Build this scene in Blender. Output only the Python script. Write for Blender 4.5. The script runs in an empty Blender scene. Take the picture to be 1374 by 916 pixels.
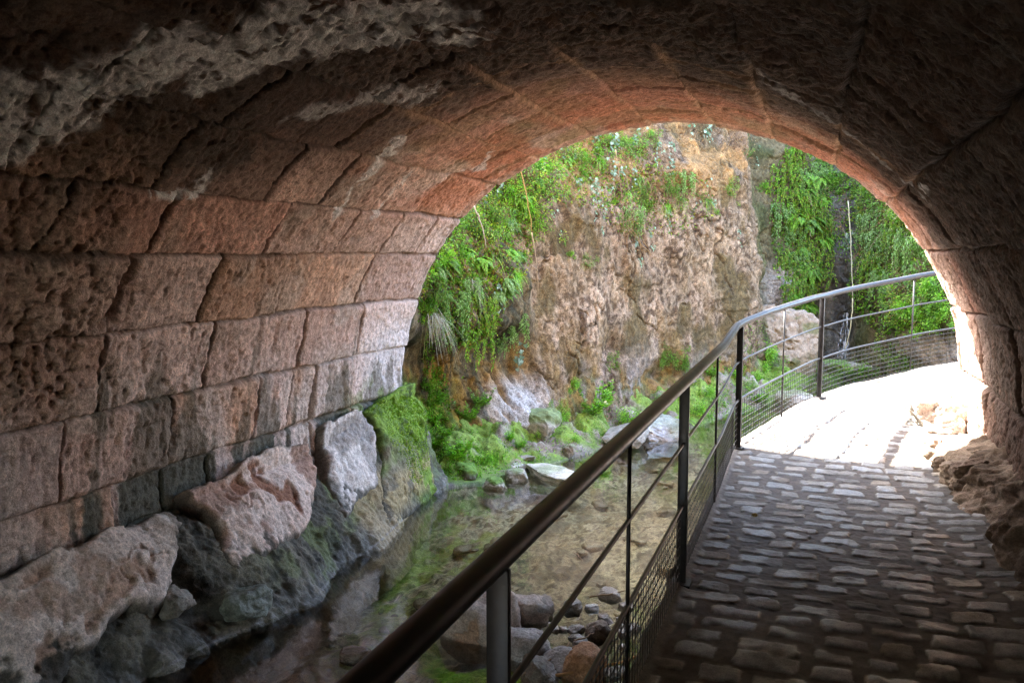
import bpy, math, time
import numpy as np
from mathutils import Vector, Matrix
from mathutils.bvhtree import BVHTree
T0 = time.time()
PI = math.pi
scene = bpy.context.scene
COL = scene.collection
EYE = 1.64                       # eye height above the paving
WATER = -1.0

# ------------------------------------------------------------------ noise
def _hash(ix, iy, iz, seed):
    n = (ix.astype(np.uint32) * np.uint32(374761393) + iy.astype(np.uint32) * np.uint32(668265263)
         + iz.astype(np.uint32) * np.uint32(2246822519) + np.uint32((seed * 974634777 + 12345) & 0xffffffff))
    n = (n ^ (n >> np.uint32(13))) * np.uint32(1274126177)
    n = (n ^ (n >> np.uint32(15))) * np.uint32(2654435761)
    n = n ^ (n >> np.uint32(16))
    return (n & np.uint32(0xffffff)).astype(np.float32) / np.float32(0xffffff)

def vn2(x, y, seed=0):
    x = np.asarray(x, np.float32); y = np.asarray(y, np.float32); x, y = np.broadcast_arrays(x, y)
    fx = np.floor(x); fy = np.floor(y)
    ix = fx.astype(np.int32); iy = fy.astype(np.int32); iz = np.zeros_like(ix)
    tx = x - fx; ty = y - fy
    tx = tx * tx * tx * (tx * (tx * 6 - 15) + 10); ty = ty * ty * ty * (ty * (ty * 6 - 15) + 10)
    a = _hash(ix, iy, iz, seed); b = _hash(ix + 1, iy, iz, seed)
    c = _hash(ix, iy + 1, iz, seed); d = _hash(ix + 1, iy + 1, iz, seed)
    return ((a + (b - a) * tx) * (1 - ty) + (c + (d - c) * tx) * ty) * 2 - 1

def vn3(x, y, z, seed=0):
    x = np.asarray(x, np.float32); y = np.asarray(y, np.float32); z = np.asarray(z, np.float32)
    fx = np.floor(x); fy = np.floor(y); fz = np.floor(z)
    ix = fx.astype(np.int32); iy = fy.astype(np.int32); iz = fz.astype(np.int32)
    tx = x - fx; ty = y - fy; tz = z - fz
    tx = tx * tx * (3 - 2 * tx); ty = ty * ty * (3 - 2 * ty); tz = tz * tz * (3 - 2 * tz)
    r = 0
    for k in (0, 1):
        a = _hash(ix, iy, iz + k, seed); b = _hash(ix + 1, iy, iz + k, seed)
        c = _hash(ix, iy + 1, iz + k, seed); d = _hash(ix + 1, iy + 1, iz + k, seed)
        v = (a + (b - a) * tx) * (1 - ty) + (c + (d - c) * tx) * ty
        r = r + v * (tz if k else 1 - tz)
    return r * 2 - 1

def fbm2(x, y, o=4, seed=0, gain=.5):
    r = 0; a = 1; tot = 0
    c, s = math.cos(.6), math.sin(.6)
    for k in range(o):
        r = r + a * vn2(x, y, seed + k * 17); tot += a
        a *= gain
        x, y = (x * c - y * s) * 2.03 + 5.2, (x * s + y * c) * 2.03 + 1.7
    return r / tot * 1.5

def fbm3(x, y, z, o=4, seed=0, gain=.5):
    r = 0; a = 1; tot = 0
    for k in range(o):
        r = r + a * vn3(x, y, z, seed + k * 17); tot += a
        a *= gain; x = x * 2.03 + 3.1; y = y * 2.03 + 1.3; z = z * 2.03 + 7.7
    return r / tot * 1.5

def sst(a, b, x):
    t = np.clip((x - a) / (b - a), 0, 1); return t * t * (3 - 2 * t)

def mixc(c, d, m):
    return c * (1 - m[..., None]) + np.asarray(d, np.float32) * m[..., None]

def polyline_dist(px, py, pts):
    """distance to a polyline and its signed side (+ on the left of travel)"""
    best = np.full(px.shape, 1e9, np.float32); side = np.zeros(px.shape, np.float32)
    for (ax, ay), (bx, by) in zip(pts[:-1], pts[1:]):
        dx, dy = bx - ax, by - ay; L = dx * dx + dy * dy
        t = np.clip(((px - ax) * dx + (py - ay) * dy) / L, 0, 1)
        ex = px - ax - t * dx; ey = py - ay - t * dy
        d = np.hypot(ex, ey); s = np.sign(dx * (py - ay) - dy * (px - ax))
        m = d < best
        best = np.where(m, d, best); side = np.where(m, s, side)
    return best, side

def catmull(pts, n=20):
    p = np.array(pts, float); p = np.vstack([2 * p[0] - p[1], p, 2 * p[-1] - p[-2]])
    out = []
    for i in range(1, len(p) - 2):
        for t in np.arange(n) / n:
            out.append(.5 * ((2 * p[i]) + (-p[i - 1] + p[i + 1]) * t + (2 * p[i - 1] - 5 * p[i] + 4 * p[i + 1] - p[i + 2]) * t * t
                             + (-p[i - 1] + 3 * p[i] - 3 * p[i + 1] + p[i + 2]) * t ** 3))
    out.append(p[-2]); return np.array(out)

# ------------------------------------------------------------------ meshes
def mesh_obj(name, V, Q=None, T=None, mat=None, parent=None, col=None, wet=None, smooth=True):
    V = np.asarray(V, np.float32).reshape(-1, 3)
    me = bpy.data.meshes.new(name)
    nq = 0 if Q is None else len(Q); nt = 0 if T is None else len(T)
    me.vertices.add(len(V)); me.vertices.foreach_set('co', V.ravel())
    me.loops.add(nq * 4 + nt * 3); me.polygons.add(nq + nt)
    loops = []; starts = []; tot = []
    if nq: loops.append(np.asarray(Q, np.int32).ravel()); starts.append(np.arange(nq) * 4); tot.append(np.full(nq, 4))
    if nt: loops.append(np.asarray(T, np.int32).ravel()); starts.append(nq * 4 + np.arange(nt) * 3); tot.append(np.full(nt, 3))
    me.loops.foreach_set('vertex_index', np.concatenate(loops).astype(np.int32))
    me.polygons.foreach_set('loop_start', np.concatenate(starts).astype(np.int32))
    me.polygons.foreach_set('loop_total', np.concatenate(tot).astype(np.int32))
    me.polygons.foreach_set('use_smooth', np.full(nq + nt, smooth, bool))
    if col is not None:
        c = np.ones((len(V), 4), np.float32); c[:, :3] = np.clip(np.asarray(col, np.float32).reshape(-1, 3), 0.004, .95)
        if wet is not None: c[:, 3] = np.clip(np.asarray(wet).ravel(), 0, 1)
        else: c[:, 3] = 0
        a = me.attributes.new('Col', 'FLOAT_COLOR', 'POINT'); a.data.foreach_set('color', c.ravel())
    me.update(); me.validate()
    o = bpy.data.objects.new(name, me); COL.objects.link(o)
    if mat: me.materials.append(mat)
    if parent is not None: o.parent = parent
    return o

def grid_quads(n, m, off=0):
    i = np.arange(n - 1)[:, None] * m + np.arange(m - 1)[None, :]
    return np.stack([i, i + 1, i + 1 + m, i + m], -1).reshape(-1, 4) + off

def grid_obj(name, P, mat, col=None, wet=None, parent=None):
    return mesh_obj(name, P, Q=grid_quads(P.shape[0], P.shape[1]), mat=mat, col=col, wet=wet, parent=parent)

def tag(o, label=None, cat=None, group=None, kind=None):
    if label: o['label'] = label
    if cat: o['category'] = cat
    if group: o['group'] = group
    if kind: o['kind'] = kind
    return o

def empty(name, loc=(0, 0, 0)):
    o = bpy.data.objects.new(name, None); COL.objects.link(o); o.location = loc; return o

class MB:
    def __init__(s): s.V = []; s.Q = []; s.n = 0
    def add(s, V, Q):
        s.V.append(np.asarray(V, float)); s.Q.append(np.asarray(Q) + s.n); s.n += len(V)
    def tube(s, pts, r, k=8, flat=1.0, cap=True):
        pts = np.asarray(pts, float); n = len(pts)
        tn = np.gradient(pts, axis=0); tn /= np.linalg.norm(tn, axis=1)[:, None]
        up = np.array([0, 0, 1.0]) if abs(tn[0][2]) < .9 else np.array([0, 1.0, 0])
        a = np.cross(tn, up); a /= np.linalg.norm(a, axis=1)[:, None]; b = np.cross(a, tn)
        r = np.broadcast_to(np.asarray(r, float), (n,))
        th = np.arange(k) / k * 2 * PI
        V = pts[:, None] + r[:, None, None] * (np.cos(th)[None, :, None] * a[:, None] + flat * np.sin(th)[None, :, None] * b[:, None])
        Q = []
        for i in range(n - 1):
            for j in range(k):
                Q.append((i * k + j, i * k + (j + 1) % k, (i + 1) * k + (j + 1) % k, (i + 1) * k + j))
        V = V.reshape(-1, 3)
        if cap:
            c0, c1 = len(V), len(V) + 1
            V = np.vstack([V, pts[0], pts[-1]])
            for j in range(0, k, 2):
                Q.append((c0, (j + 2) % k, j + 1, j)); Q.append((c1, (n - 1) * k + j, (n - 1) * k + j + 1, (n - 1) * k + (j + 2) % k))
        s.add(V, Q)
    def box(s, c, half, ax=None):
        c = np.array(c, float); A = np.eye(3) if ax is None else np.array(ax, float)
        sg = np.array([(x, y, z) for x in (-1, 1) for y in (-1, 1) for z in (-1, 1)], float)
        V = c + (sg * np.array(half)) @ A
        s.add(V, [(0, 1, 3, 2), (4, 6, 7, 5), (0, 4, 5, 1), (2, 3, 7, 6), (0, 2, 6, 4), (1, 5, 7, 3)])
    def build(s, name, mat, parent=None, smooth=True):
        return mesh_obj(name, np.vstack(s.V), Q=np.vstack(s.Q), mat=mat, parent=parent, smooth=smooth)

# ------------------------------------------------------------------ materials
def new_mat(name):
    m = bpy.data.materials.new(name); m.use_nodes = True
    nt = m.node_tree; b = nt.nodes['Principled BSDF']; return m, nt, b

def stone_mat(name, rough=.9, s1=38, s2=140, bump=.5, var=.35, spec=.3, wet_rough=.3, dist=.006, grain=.5):
    m, nt, b = new_mat(name); N = nt.nodes.new; L = nt.links.new
    at = N('ShaderNodeAttribute'); at.attribute_name = 'Col'
    tc = N('ShaderNodeTexCoord')
    n1 = N('ShaderNodeTexNoise'); n1.inputs['Scale'].default_value = s1; n1.inputs['Detail'].default_value = 6; n1.inputs['Roughness'].default_value = .7
    n2 = N('ShaderNodeTexNoise'); n2.inputs['Scale'].default_value = s2; n2.inputs['Detail'].default_value = 3
    L(tc.outputs['Object'], n1.inputs['Vector']); L(tc.outputs['Object'], n2.inputs['Vector'])
    mr = N('ShaderNodeMapRange'); mr.inputs['From Min'].default_value = .3; mr.inputs['From Max'].default_value = .7
    mr.inputs['To Min'].default_value = 1 - var; mr.inputs['To Max'].default_value = 1 + var
    L(n1.outputs['Fac'], mr.inputs['Value'])
    n3 = N('ShaderNodeTexNoise'); n3.inputs['Scale'].default_value = s2 * 1.3; n3.inputs['Detail'].default_value = 5; n3.inputs['Roughness'].default_value = .8
    L(tc.outputs['Object'], n3.inputs['Vector'])
    m3 = N('ShaderNodeMapRange'); m3.inputs['From Min'].default_value = .34; m3.inputs['From Max'].default_value = .62; m3.inputs['To Min'].default_value = 1 - grain; m3.inputs['To Max'].default_value = 1 + .45 * grain
    L(n3.outputs['Fac'], m3.inputs['Value'])
    vo = N('ShaderNodeTexVoronoi'); vo.inputs['Scale'].default_value = s1 * 1.1; vo.inputs['Randomness'].default_value = 1; L(tc.outputs['Object'], vo.inputs['Vector'])
    mv = N('ShaderNodeMapRange'); mv.inputs['From Min'].default_value = .08; mv.inputs['From Max'].default_value = .24; mv.inputs['To Min'].default_value = 1 - .55 * grain; mv.inputs['To Max'].default_value = 1
    L(vo.outputs['Distance'], mv.inputs['Value'])
    mm0 = N('ShaderNodeMath'); mm0.operation = 'MULTIPLY'; L(mr.outputs['Result'], mm0.inputs[0]); L(m3.outputs['Result'], mm0.inputs[1])
    mm1 = N('ShaderNodeMath'); mm1.operation = 'MULTIPLY'; L(mm0.outputs[0], mm1.inputs[0]); L(mv.outputs['Result'], mm1.inputs[1])
    mx = N('ShaderNodeMix'); mx.data_type = 'RGBA'; mx.blend_type = 'MULTIPLY'; mx.inputs[0].default_value = 1
    L(at.outputs['Color'], mx.inputs[6]); L(mm1.outputs[0], mx.inputs[7])
    L(mx.outputs[2], b.inputs['Base Color'])
    ad = N('ShaderNodeMath'); ad.operation = 'MULTIPLY_ADD'; ad.inputs[1].default_value = .45
    L(n3.outputs['Fac'], ad.inputs[0]); L(n1.outputs['Fac'], ad.inputs[2])
    bp = N('ShaderNodeBump'); bp.inputs['Strength'].default_value = bump; bp.inputs['Distance'].default_value = dist
    L(ad.outputs[0], bp.inputs['Height']); L(bp.outputs['Normal'], b.inputs['Normal'])
    rr = N('ShaderNodeMapRange'); rr.inputs['To Min'].default_value = rough; rr.inputs['To Max'].default_value = wet_rough
    L(at.outputs['Alpha'], rr.inputs['Value']); L(rr.outputs['Result'], b.inputs['Roughness'])
    b.inputs['Specular IOR Level'].default_value = spec
    return m

def leaf_mat(name, rough=.4, trans=.42, spec=.45):
    m, nt, b = new_mat(name); N = nt.nodes.new; L = nt.links.new
    at = N('ShaderNodeAttribute'); at.attribute_name = 'Col'
    L(at.outputs['Color'], b.inputs['Base Color']); b.inputs['Roughness'].default_value = rough
    b.inputs['Specular IOR Level'].default_value = spec
    tr = N('ShaderNodeBsdfTranslucent'); mc = N('ShaderNodeMix'); mc.data_type = 'RGBA'; mc.blend_type = 'MULTIPLY'; mc.inputs[0].default_value = 1
    L(at.outputs['Color'], mc.inputs[6]); mc.inputs[7].default_value = (1.3, 1.5, .5, 1)
    L(mc.outputs[2], tr.inputs['Color'])
    ms = N('ShaderNodeMixShader'); ms.inputs[0].default_value = trans
    L(b.outputs[0], ms.inputs[1]); L(tr.outputs[0], ms.inputs[2])
    L(ms.outputs[0], nt.nodes['Material Output'].inputs['Surface'])
    return m

M_vault = stone_mat('tunnel_masonry', s1=24, s2=60, bump=1.0, var=.4, dist=.012, grain=.4)
M_rock = stone_mat('river_rock', s1=22, s2=60, bump=.9, var=.32, dist=.01, grain=.45, wet_rough=.22, spec=.4)
M_cliff = stone_mat('tufa_cliff', s1=14, s2=42, bump=1.0, var=.5, dist=.03, grain=.65)
M_ground = stone_mat('stream_silt', s1=16, s2=70, bump=.7, var=.45, wet_rough=.35, grain=.75, dist=.012)
M_cobble = stone_mat('worn_cobbles', rough=.7, s1=30, s2=150, bump=.3, var=.3, spec=.5, wet_rough=.3, dist=.003)
M_leaf = leaf_mat('green_leaf')
M_ivy = leaf_mat('ivy_leaf', rough=.5, trans=.15, spec=.3)
M_dry = leaf_mat('dry_stem', rough=.8, trans=.1, spec=.2)

def metal_mat():
    m, nt, b = new_mat('painted_steel'); N = nt.nodes.new; L = nt.links.new
    tc = N('ShaderNodeTexCoord'); n = N('ShaderNodeTexNoise'); n.inputs['Scale'].default_value = 25; n.inputs['Detail'].default_value = 5
    L(tc.outputs['Object'], n.inputs['Vector'])
    cr = N('ShaderNodeValToRGB'); cr.color_ramp.elements[0].position = .35; cr.color_ramp.elements[0].color = (.016, .015, .016, 1)
    cr.color_ramp.elements[1].position = .7; cr.color_ramp.elements[1].color = (.04, .037, .036, 1)
    L(n.outputs['Fac'], cr.inputs[0]); L(cr.outputs[0], b.inputs['Base Color'])
    b.inputs['Metallic'].default_value = .1
    mr = N('ShaderNodeMapRange'); mr.inputs['To Min'].default_value = .28; mr.inputs['To Max'].default_value = .55
    L(n.outputs['Fac'], mr.inputs['Value']); L(mr.outputs['Result'], b.inputs['Roughness'])
    return m
M_metal = metal_mat()

def water_mat():
    m, nt, b = new_mat('clear_stream_water'); N = nt.nodes.new; L = nt.links.new
    nt.nodes.remove(b)
    tc = N('ShaderNodeTexCoord'); mp = N('ShaderNodeMapping'); mp.inputs['Scale'].default_value = (1, .6, 1)
    L(tc.outputs['Object'], mp.inputs['Vector'])
    n1 = N('ShaderNodeTexNoise'); n1.inputs['Scale'].default_value = 3.5; n1.inputs['Detail'].default_value = 3; n1.inputs['Distortion'].default_value = .6
    n2 = N('ShaderNodeTexNoise'); n2.inputs['Scale'].default_value = 22; n2.inputs['Detail'].default_value = 2
    L(mp.outputs[0], n1.inputs['Vector']); L(mp.outputs[0], n2.inputs['Vector'])
    ad = N('ShaderNodeMath'); ad.operation = 'MULTIPLY_ADD'; ad.inputs[1].default_value = .12
    L(n2.outputs['Fac'], ad.inputs[0]); L(n1.outputs['Fac'], ad.inputs[2])
    bp = N('ShaderNodeBump'); bp.inputs['Strength'].default_value = .16; bp.inputs['Distance'].default_value = .02
    L(ad.outputs[0], bp.inputs['Height'])
    fr = N('ShaderNodeFresnel'); fr.inputs['IOR'].default_value = 1.38; L(bp.outputs[0], fr.inputs['Normal'])
    tr = N('ShaderNodeBsdfTransparent'); tr.inputs['Color'].default_value = (.85, .83, .70, 1)
    gl = N('ShaderNodeBsdfGlossy'); gl.inputs['Roughness'].default_value = .05; gl.inputs['Color'].default_value = (1, 1, 1, 1)
    L(bp.outputs[0], gl.inputs['Normal'])
    ms = N('ShaderNodeMixShader'); L(fr.outputs[0], ms.inputs[0]); L(tr.outputs[0], ms.inputs[1]); L(gl.outputs[0], ms.inputs[2])
    L(ms.outputs[0], nt.nodes['Material Output'].inputs['Surface'])
    fm = N('ShaderNodeMath'); fm.operation = 'MULTIPLY_ADD'; fm.inputs[1].default_value = 1.35; fm.inputs[2].default_value = .03; fm.use_clamp = True
    L(fr.outputs[0], fm.inputs[0]); L(fm.outputs[0], ms.inputs[0])
    return m
M_water = water_mat()

# ------------------------------------------------------------------ camera
F_PX, W_PX, H_PX = 1145.0, 1374.0, 916.0
PITCH = math.atan(116 / F_PX)
YAW = math.atan2((1100 - 687) / F_PX, math.cos(PITCH) + 116 / F_PX * math.sin(PITCH))
cam_d = bpy.data.cameras.new('camera'); cam = bpy.data.objects.new('camera', cam_d); COL.objects.link(cam)
cam.location = (0, 0, EYE); cam.rotation_euler = (PI / 2 - PITCH, 0, YAW)
cam_d.sensor_width = 36; cam_d.lens = 36 * F_PX / W_PX; cam_d.clip_start = .05; cam_d.clip_end = 500
cam_d.dof.use_dof = False; cam_d.dof.focus_distance = 7.0; cam_d.dof.aperture_fstop = 9.0
scene.camera = cam

def ray(px, py):
    """direction from the eye for a spot seen in the photograph"""
    x = (px - 687) / F_PX; y0 = 1.0; z0 = (458 - py) / F_PX
    c, s = math.cos(PITCH), math.sin(PITCH); y = c + z0 * s; z = -s + z0 * c
    ct, st = math.cos(YAW), math.sin(YAW)
    return Vector((x * ct - y * st, y * ct + x * st, z))

def at_z(px, py, z):
    d = ray(px, py); t = (z - EYE) / d.z; return Vector((d.x * t, d.y * t, z))

# ------------------------------------------------------------------ the stone tunnel
DM = 8.45                       # where the barrel ends
CX, CZ, R0 = -.18 * 8.4, -.181 * 8.4 + EYE, .334 * 8.4
_e_phi = np.radians([0, 8, 20, 40, 60, 75, 90, 105, 120, 140, 160, 172, 180])
_e_val = np.array([-2.9, -1.9, .8, 1.2, .7, -.3, -.8, -1.3, -1.0, .2, 0, .2, .5]) / 100
COURSES = [-.34, 0, .53, 1.065, 1.6, 2.06, 2.6, 3.13, 3.75, 4.34, 4.95, 5.52, 6.1, 6.66, 7.2, 7.74, 8.3, 8.85, 9.6]
JOINTS = {1: [2.6, 3.4, 4.35, 4.82, 5.28, 6.15, 6.7, 7.40], 2: [2.4, 3.1, 3.88, 4.82, 5.80, 6.28, 6.66, 7.36], 3: [2.2, 3.0, 4.1, 5.13, 6.3, 7.31],
          4: [2.1, 3.2, 4.1, 4.93, 5.84, 7.13], 5: [2.5, 3.4, 4.17, 5.3, 6.3, 7.1, 7.9], 6: [2.0, 3.0, 3.95, 4.95, 5.65, 6.45, 7.3]}

def vault_h(s, y):
    """inward relief, joint distance, block id of the masonry"""
    ws = s + .016 * fbm2(y * 1.1, s * .9, 3, 3) + .008 * fbm2(y * 5, s * 5, 2, 4)
    wy = y + .022 * fbm2(y * 1.0 + 9, s * 1.2, 3, 5) + .009 * fbm2(y * 5, s * 5, 2, 6)
    ci = np.searchsorted(COURSES, ws.ravel()).reshape(s.shape)
    bd = np.array([-9] + COURSES + [99.])
    dlo = ws - bd[ci]; dhi = bd[ci + 1] - ws
    ds = np.minimum(np.abs(dlo), np.abs(dhi))
    dj = np.full(s.shape, 9., np.float32); bid = np.zeros(s.shape, np.int32)
    r = np.random.default_rng(5)
    for k in range(0, len(COURSES) + 1):
        J = JOINTS.get(k)
        if k == 0: J = [99]
        elif J is None:
            J = []; v = 1.0 + r.random() * .6
            while v < 8.4: J.append(v); v += (.55 + .6 * r.random()) if v < 4.2 else (.42 + .38 * r.random())
        extra = []; v = min(J) - .8
        while v > -7.5: extra.append(v); v -= .6 + .5 * r.random()
        J = np.sort(np.array(extra + list(J)))
        m = ci == k
        yy = wy[m] + .03 * np.sin(ws[m] * 3 + k)
        ji = np.searchsorted(J, yy); Jx = np.concatenate([[-99], J, [99]])
        dj[m] = np.minimum(np.abs(yy - Jx[ji]), np.abs(Jx[ji + 1] - yy)); bid[m] = k * 100 + ji
    return ds, dj, bid, ws, wy

def hash1(b, seed):
    z = np.zeros_like(b); return _hash(b, z, z, seed)

def build_vault():
    sA = np.arange(-1.35, 3.3, .0105); sB = np.arange(3.3, 7.0, .0135); sC = np.arange(7.0, 10.3, .011)
    s1 = np.concatenate([sA, sB, sC])
    yA = np.arange(-11, 1.6, .16); yB = np.arange(1.6, 4.2, .0115); yC = np.linspace(4.2, DM, int((DM - 4.2) / .0105))
    y1 = np.concatenate([yA, yB, yC])
    S, Y = np.meshgrid(s1.astype(np.float32), y1.astype(np.float32), indexing='ij')
    ds, dj, bid, ws, wy = vault_h(S, Y)
    d = np.minimum(ds, dj)
    n_lo = fbm2(Y * .9, S * .9, 3, 31); n_md = fbm2(Y * 4, S * 4, 4, 32); n_hi = fbm2(Y * 17, S * 17, 4, 33)
    n_fine = fbm2(Y * 45, S * 45, 2, 34)
    erod = sst(4.35, 3.7, Y + .25 * n_md) * sst(.35, .75, S) * sst(3.2, 2.6, S)            # crumbled stones by the near end
    erod = np.maximum(erod, .8 * sst(3.0, 3.5, S) * sst(5.9, 5.0, Y + .3 * n_lo) * sst(7, 5, S))
    off = (hash1(bid, 1) - .5) * .05
    tilt = (hash1(bid, 2) - .5) * .03 * np.sin(wy * 3) 
    flush = sst(2.5, 2.8, S) * sst(5.0, 5.6, Y) * sst(6.9, 6.4, S)                      # joints pointed flush with mortar
    jw = .007 + .015 * (.5 + .5 * vn2(Y * 2.2, S * 2.2, 40)) ** 2
    wide = np.exp(-((wy - 4.1) / .035) ** 2) * sst(1.1, 1.2, S) * sst(1.62, 1.55, S) * .05
    wide += np.exp(-((wy - 5.9) / .03) ** 2) * sst(.6, .7, S) * sst(1.0, .95, S) * .02
    groove = np.exp(-(d / jw) ** 2)
    h = off * .7 + tilt + .018 * n_lo * (1 + erod) + .009 * n_md * (1 + 3 * erod) + .008 * n_hi * (1 + 1.6 * erod) + .005 * n_fine * (1 + erod) - (.004 + .006 * hash1(bid, 12)) * sst(.1, .5, fbm2(Y * 26, S * 15, 3, 53)) - (.001 + .012 * hash1(bid, 11) ** 2) * sst(.25, .6, fbm2(Y * 15, S * 9, 3, 54))
    h -= (.045 + .03 * n_md) * groove * (1 - .4 * flush) * (1 - .6 * erod) + wide * 1.2
    h -= .010 * np.exp(-(d / .045) ** 2) * (1 - flush)                                   # worn arrises
    pit = sst(.28, .6, fbm2(Y * 11, S * 11, 3, 50)) * (.35 + .65 * sst(-.2, .5, n_lo))
    h -= pit * (.004 + .015 * erod)
    pit2 = sst(.45, .7, fbm2(Y * 4.2, S * 4.6, 3, 51)); h -= pit2 * (.004 + .024 * erod)
    # the thin lowest course is worn back, washed by water
    low = sst(.05, -.05, S) * sst(4, 3.5, S); h -= low * .05
    flutes = fbm2(Y * 9, S * 1.6, 3, 52); h += .012 * flutes * sst(.75, .3, S)
    h = h * np.where(Y > DM - .05, .6, 1)
    # --- geometry
    phi = PI - np.clip(S / R0, 0, PI)
    corr = np.interp(phi.ravel(), _e_phi, _e_val).reshape(phi.shape)
    r = R0 * (1 + corr) - h
    X = CX + r * np.cos(phi); Z = CZ + r * np.sin(phi)
    X = np.where(S < 0, CX - r, X); Z = np.where(S < 0, CZ + S, Z)
    up = S > PI * R0
    X = np.where(up, CX + r, X); Z = np.where(up, CZ - (S - PI * R0), Z)
    P = np.stack([X, Y + .010 * n_md * sst(DM - .3, DM, Y), Z], -1)
    ends = []
    for dr in (.012, .05, .12, .3):
        e = P[:, -1].copy(); lowm = (s1 < 0) | (s1 > PI * R0); ph_ = phi[:, 0]
        e[:, 0] += np.where(lowm, np.where(s1 < 0, -dr, dr), dr * np.cos(ph_)); e[:, 2] += np.where(lowm, 0, dr * np.sin(ph_)); e[:, 1] += .008 * min(1, dr / .05) + .01 * vn2(s1 * 9, s1 * 0 + dr * 9, 93) * (dr > .02); ends.append(e)
    P = np.concatenate([P, np.stack(ends, 1)], 1)
    # --- colour of the stones
    pal = np.array([(.56, .33, .26), (.58, .39, .32), (.49, .30, .21), (.47, .31, .25), (.55, .28, .21), (.58, .42, .36)], np.float32)
    c = pal[(hash1(bid, 7) * 5.99).astype(int)]
    c = c * (.82 + .36 * hash1(bid, 8))[..., None]
    stain = fbm2(Y * 1.7, S * 1.7, 4, 60)
    c = mixc(c, (.44, .36, .30), .5 * sst(.1, .6, stain))
    # iron-red stones towards the daylight end
    red = sst(1.9, 2.3, S) * sst(7.9, 6.2, S) * sst(5.0, 7.2, Y + .5 * stain) * sst(-.75, 0, fbm2(Y * 1.3, S * 2.6, 4, 61))
    c = mixc(c, (.50, .19, .11), .9 * red * (.75 + .25 * hash1(bid, 13)))
    ochre = sst(2.3, 3.0, S) * sst(6.8, 5.5, S) * sst(4.8, 5.8, Y) * sst(-.1, .5, fbm2(Y * 1.9, S * 1.3, 4, 62)) * (1 - .6 * red)
    c = mixc(c, (.30, .20, .105), .8 * ochre)
    # brown crown stone, its colour darkened further to paint in the gloom inside
    brown_gloom = sst(1.75, 2.75, S + .35 * stain) * sst(6.3, 4.9, Y - .35 * (S - 3) * sst(2.5, 3.5, S) * 1.0 + .5 * n_lo)
    brown_gloom = np.maximum(brown_gloom, .75 * sst(5.8, 6.6, S) * sst(7.6, 7.0, Y + .1 * n_md))
    c = mixc(c, (.062, .042, .031), .9 * brown_gloom)
    c = mixc(c, (.30, .21, .15), .35 * erod * (1 - brown_gloom))
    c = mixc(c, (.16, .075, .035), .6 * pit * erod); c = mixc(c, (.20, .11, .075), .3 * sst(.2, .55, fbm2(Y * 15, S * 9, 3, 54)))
    # grey end band by the opening
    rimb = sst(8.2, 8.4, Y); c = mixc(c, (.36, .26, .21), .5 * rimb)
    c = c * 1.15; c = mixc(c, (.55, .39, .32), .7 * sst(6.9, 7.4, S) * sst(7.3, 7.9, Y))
    # joints
    mort = np.exp(-(d / (jw * 1.1)) ** 2)
    c = mixc(c, (.055, .035, .025), .8 * mort * (1 - flush))
    c = mixc(c, (.52, .32, .20), .7 * np.exp(-((d + .012 * n_hi) / (jw * 1.5 + .022)) ** 2) * flush * sst(-.5, .0, stain))
    # pale lime wash on the lower courses, black-green seepage running down them
    c = mixc(c, (.60, .50, .45), .6 * sst(1.0, .35, S) * sst(-.4, .4, fbm2(Y * 3, S * 1.3, 3, 63)))
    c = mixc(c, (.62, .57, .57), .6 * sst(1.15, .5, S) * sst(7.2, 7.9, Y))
    run = fbm2(Y * 5.5, S * .8, 4, 64); seep = sst(.05, .4, run + .75 * sst(.9, -.2, S) - .3) * sst(1.15, .6, S)
    c = mixc(c, (.10, .09, .06), .68 * seep)
    c = mixc(c, (.07, .07, .05), .85 * low * sst(-.5, .1, run))
    c = mixc(c, (.12, .17, .03), .7 * sst(.35, .05, S) * sst(7.0, 7.6, Y) * sst(0, .4, n_md))
    # lime bloom seeping across the crown
    def band(pts, w, sd, strength=1.0):
        dd, _ = polyline_dist(Y + .08 * n_md, S + .08 * n_lo, [(b, a) for a, b in pts])
        w = w * 1.7; return strength * sst(w, w * .35, dd + w * .7 * fbm2(Y * 5, S * 5, 4, sd)) * sst(-.65, -.1, fbm2(Y * 16, S * 16, 3, sd + 1))
    wh = band([(2.25, 2.85), (2.52, 3.0), (2.75, 3.1), (3.0, 3.25), (3.2, 3.6), (3.55, 3.6), (3.85, 3.75), (4.2, 3.9)], .15, 70)
    wh = np.maximum(wh, band([(2.35, 3.1), (2.6, 3.2), (2.9, 3.3), (3.05, 3.35)], .12, 72))
    wh = np.maximum(wh, band([(2.88, 3.62), (3.12, 3.72), (3.35, 3.85)], .07, 74))
    wh = np.maximum(wh, band([(3.5, 3.9), (3.7, 4.1), (3.85, 4.3), (4.0, 4.5)], .16, 76))
    wh = np.maximum(wh, band([(2.1, 5.95), (2.35, 5.9), (2.65, 5.85), (2.8, 5.8)], .055, 78, .8))
    wh = np.maximum(wh, band([(2.9, 4.5), (3.1, 4.9), (3.3, 5.3)], .10, 80, .5))
    wh = np.maximum(wh, band([(2.1, 6.6), (2.4, 6.5), (2.6, 6.45)], .03, 82, .6))
    wh = np.maximum(wh, band([(2.06, 4.05), (2.07, 4.3)], .03, 84, 1)); wh = np.maximum(wh, band([(2.08, 4.3), (2.25, 4.26)], .03, 85, 1))
    wh = np.maximum(wh, band([(2.62, 7.2), (2.75, 7.7), (3.1, 7.3)], .03, 86, .6))
    wh = np.maximum(wh, band([(5.6, 5.2), (5.8, 5.6), (6.3, 6.1), (6.75, 6.3)], .05, 88, .35))
    wh = np.maximum(wh, band([(6.72, 5.6), (6.78, 5.9)], .03, 89, .8))
    c = mixc(c, (.92, .88, .87), .97 * wh)
    c = c * (1 + .16 * n_hi[..., None])
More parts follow.
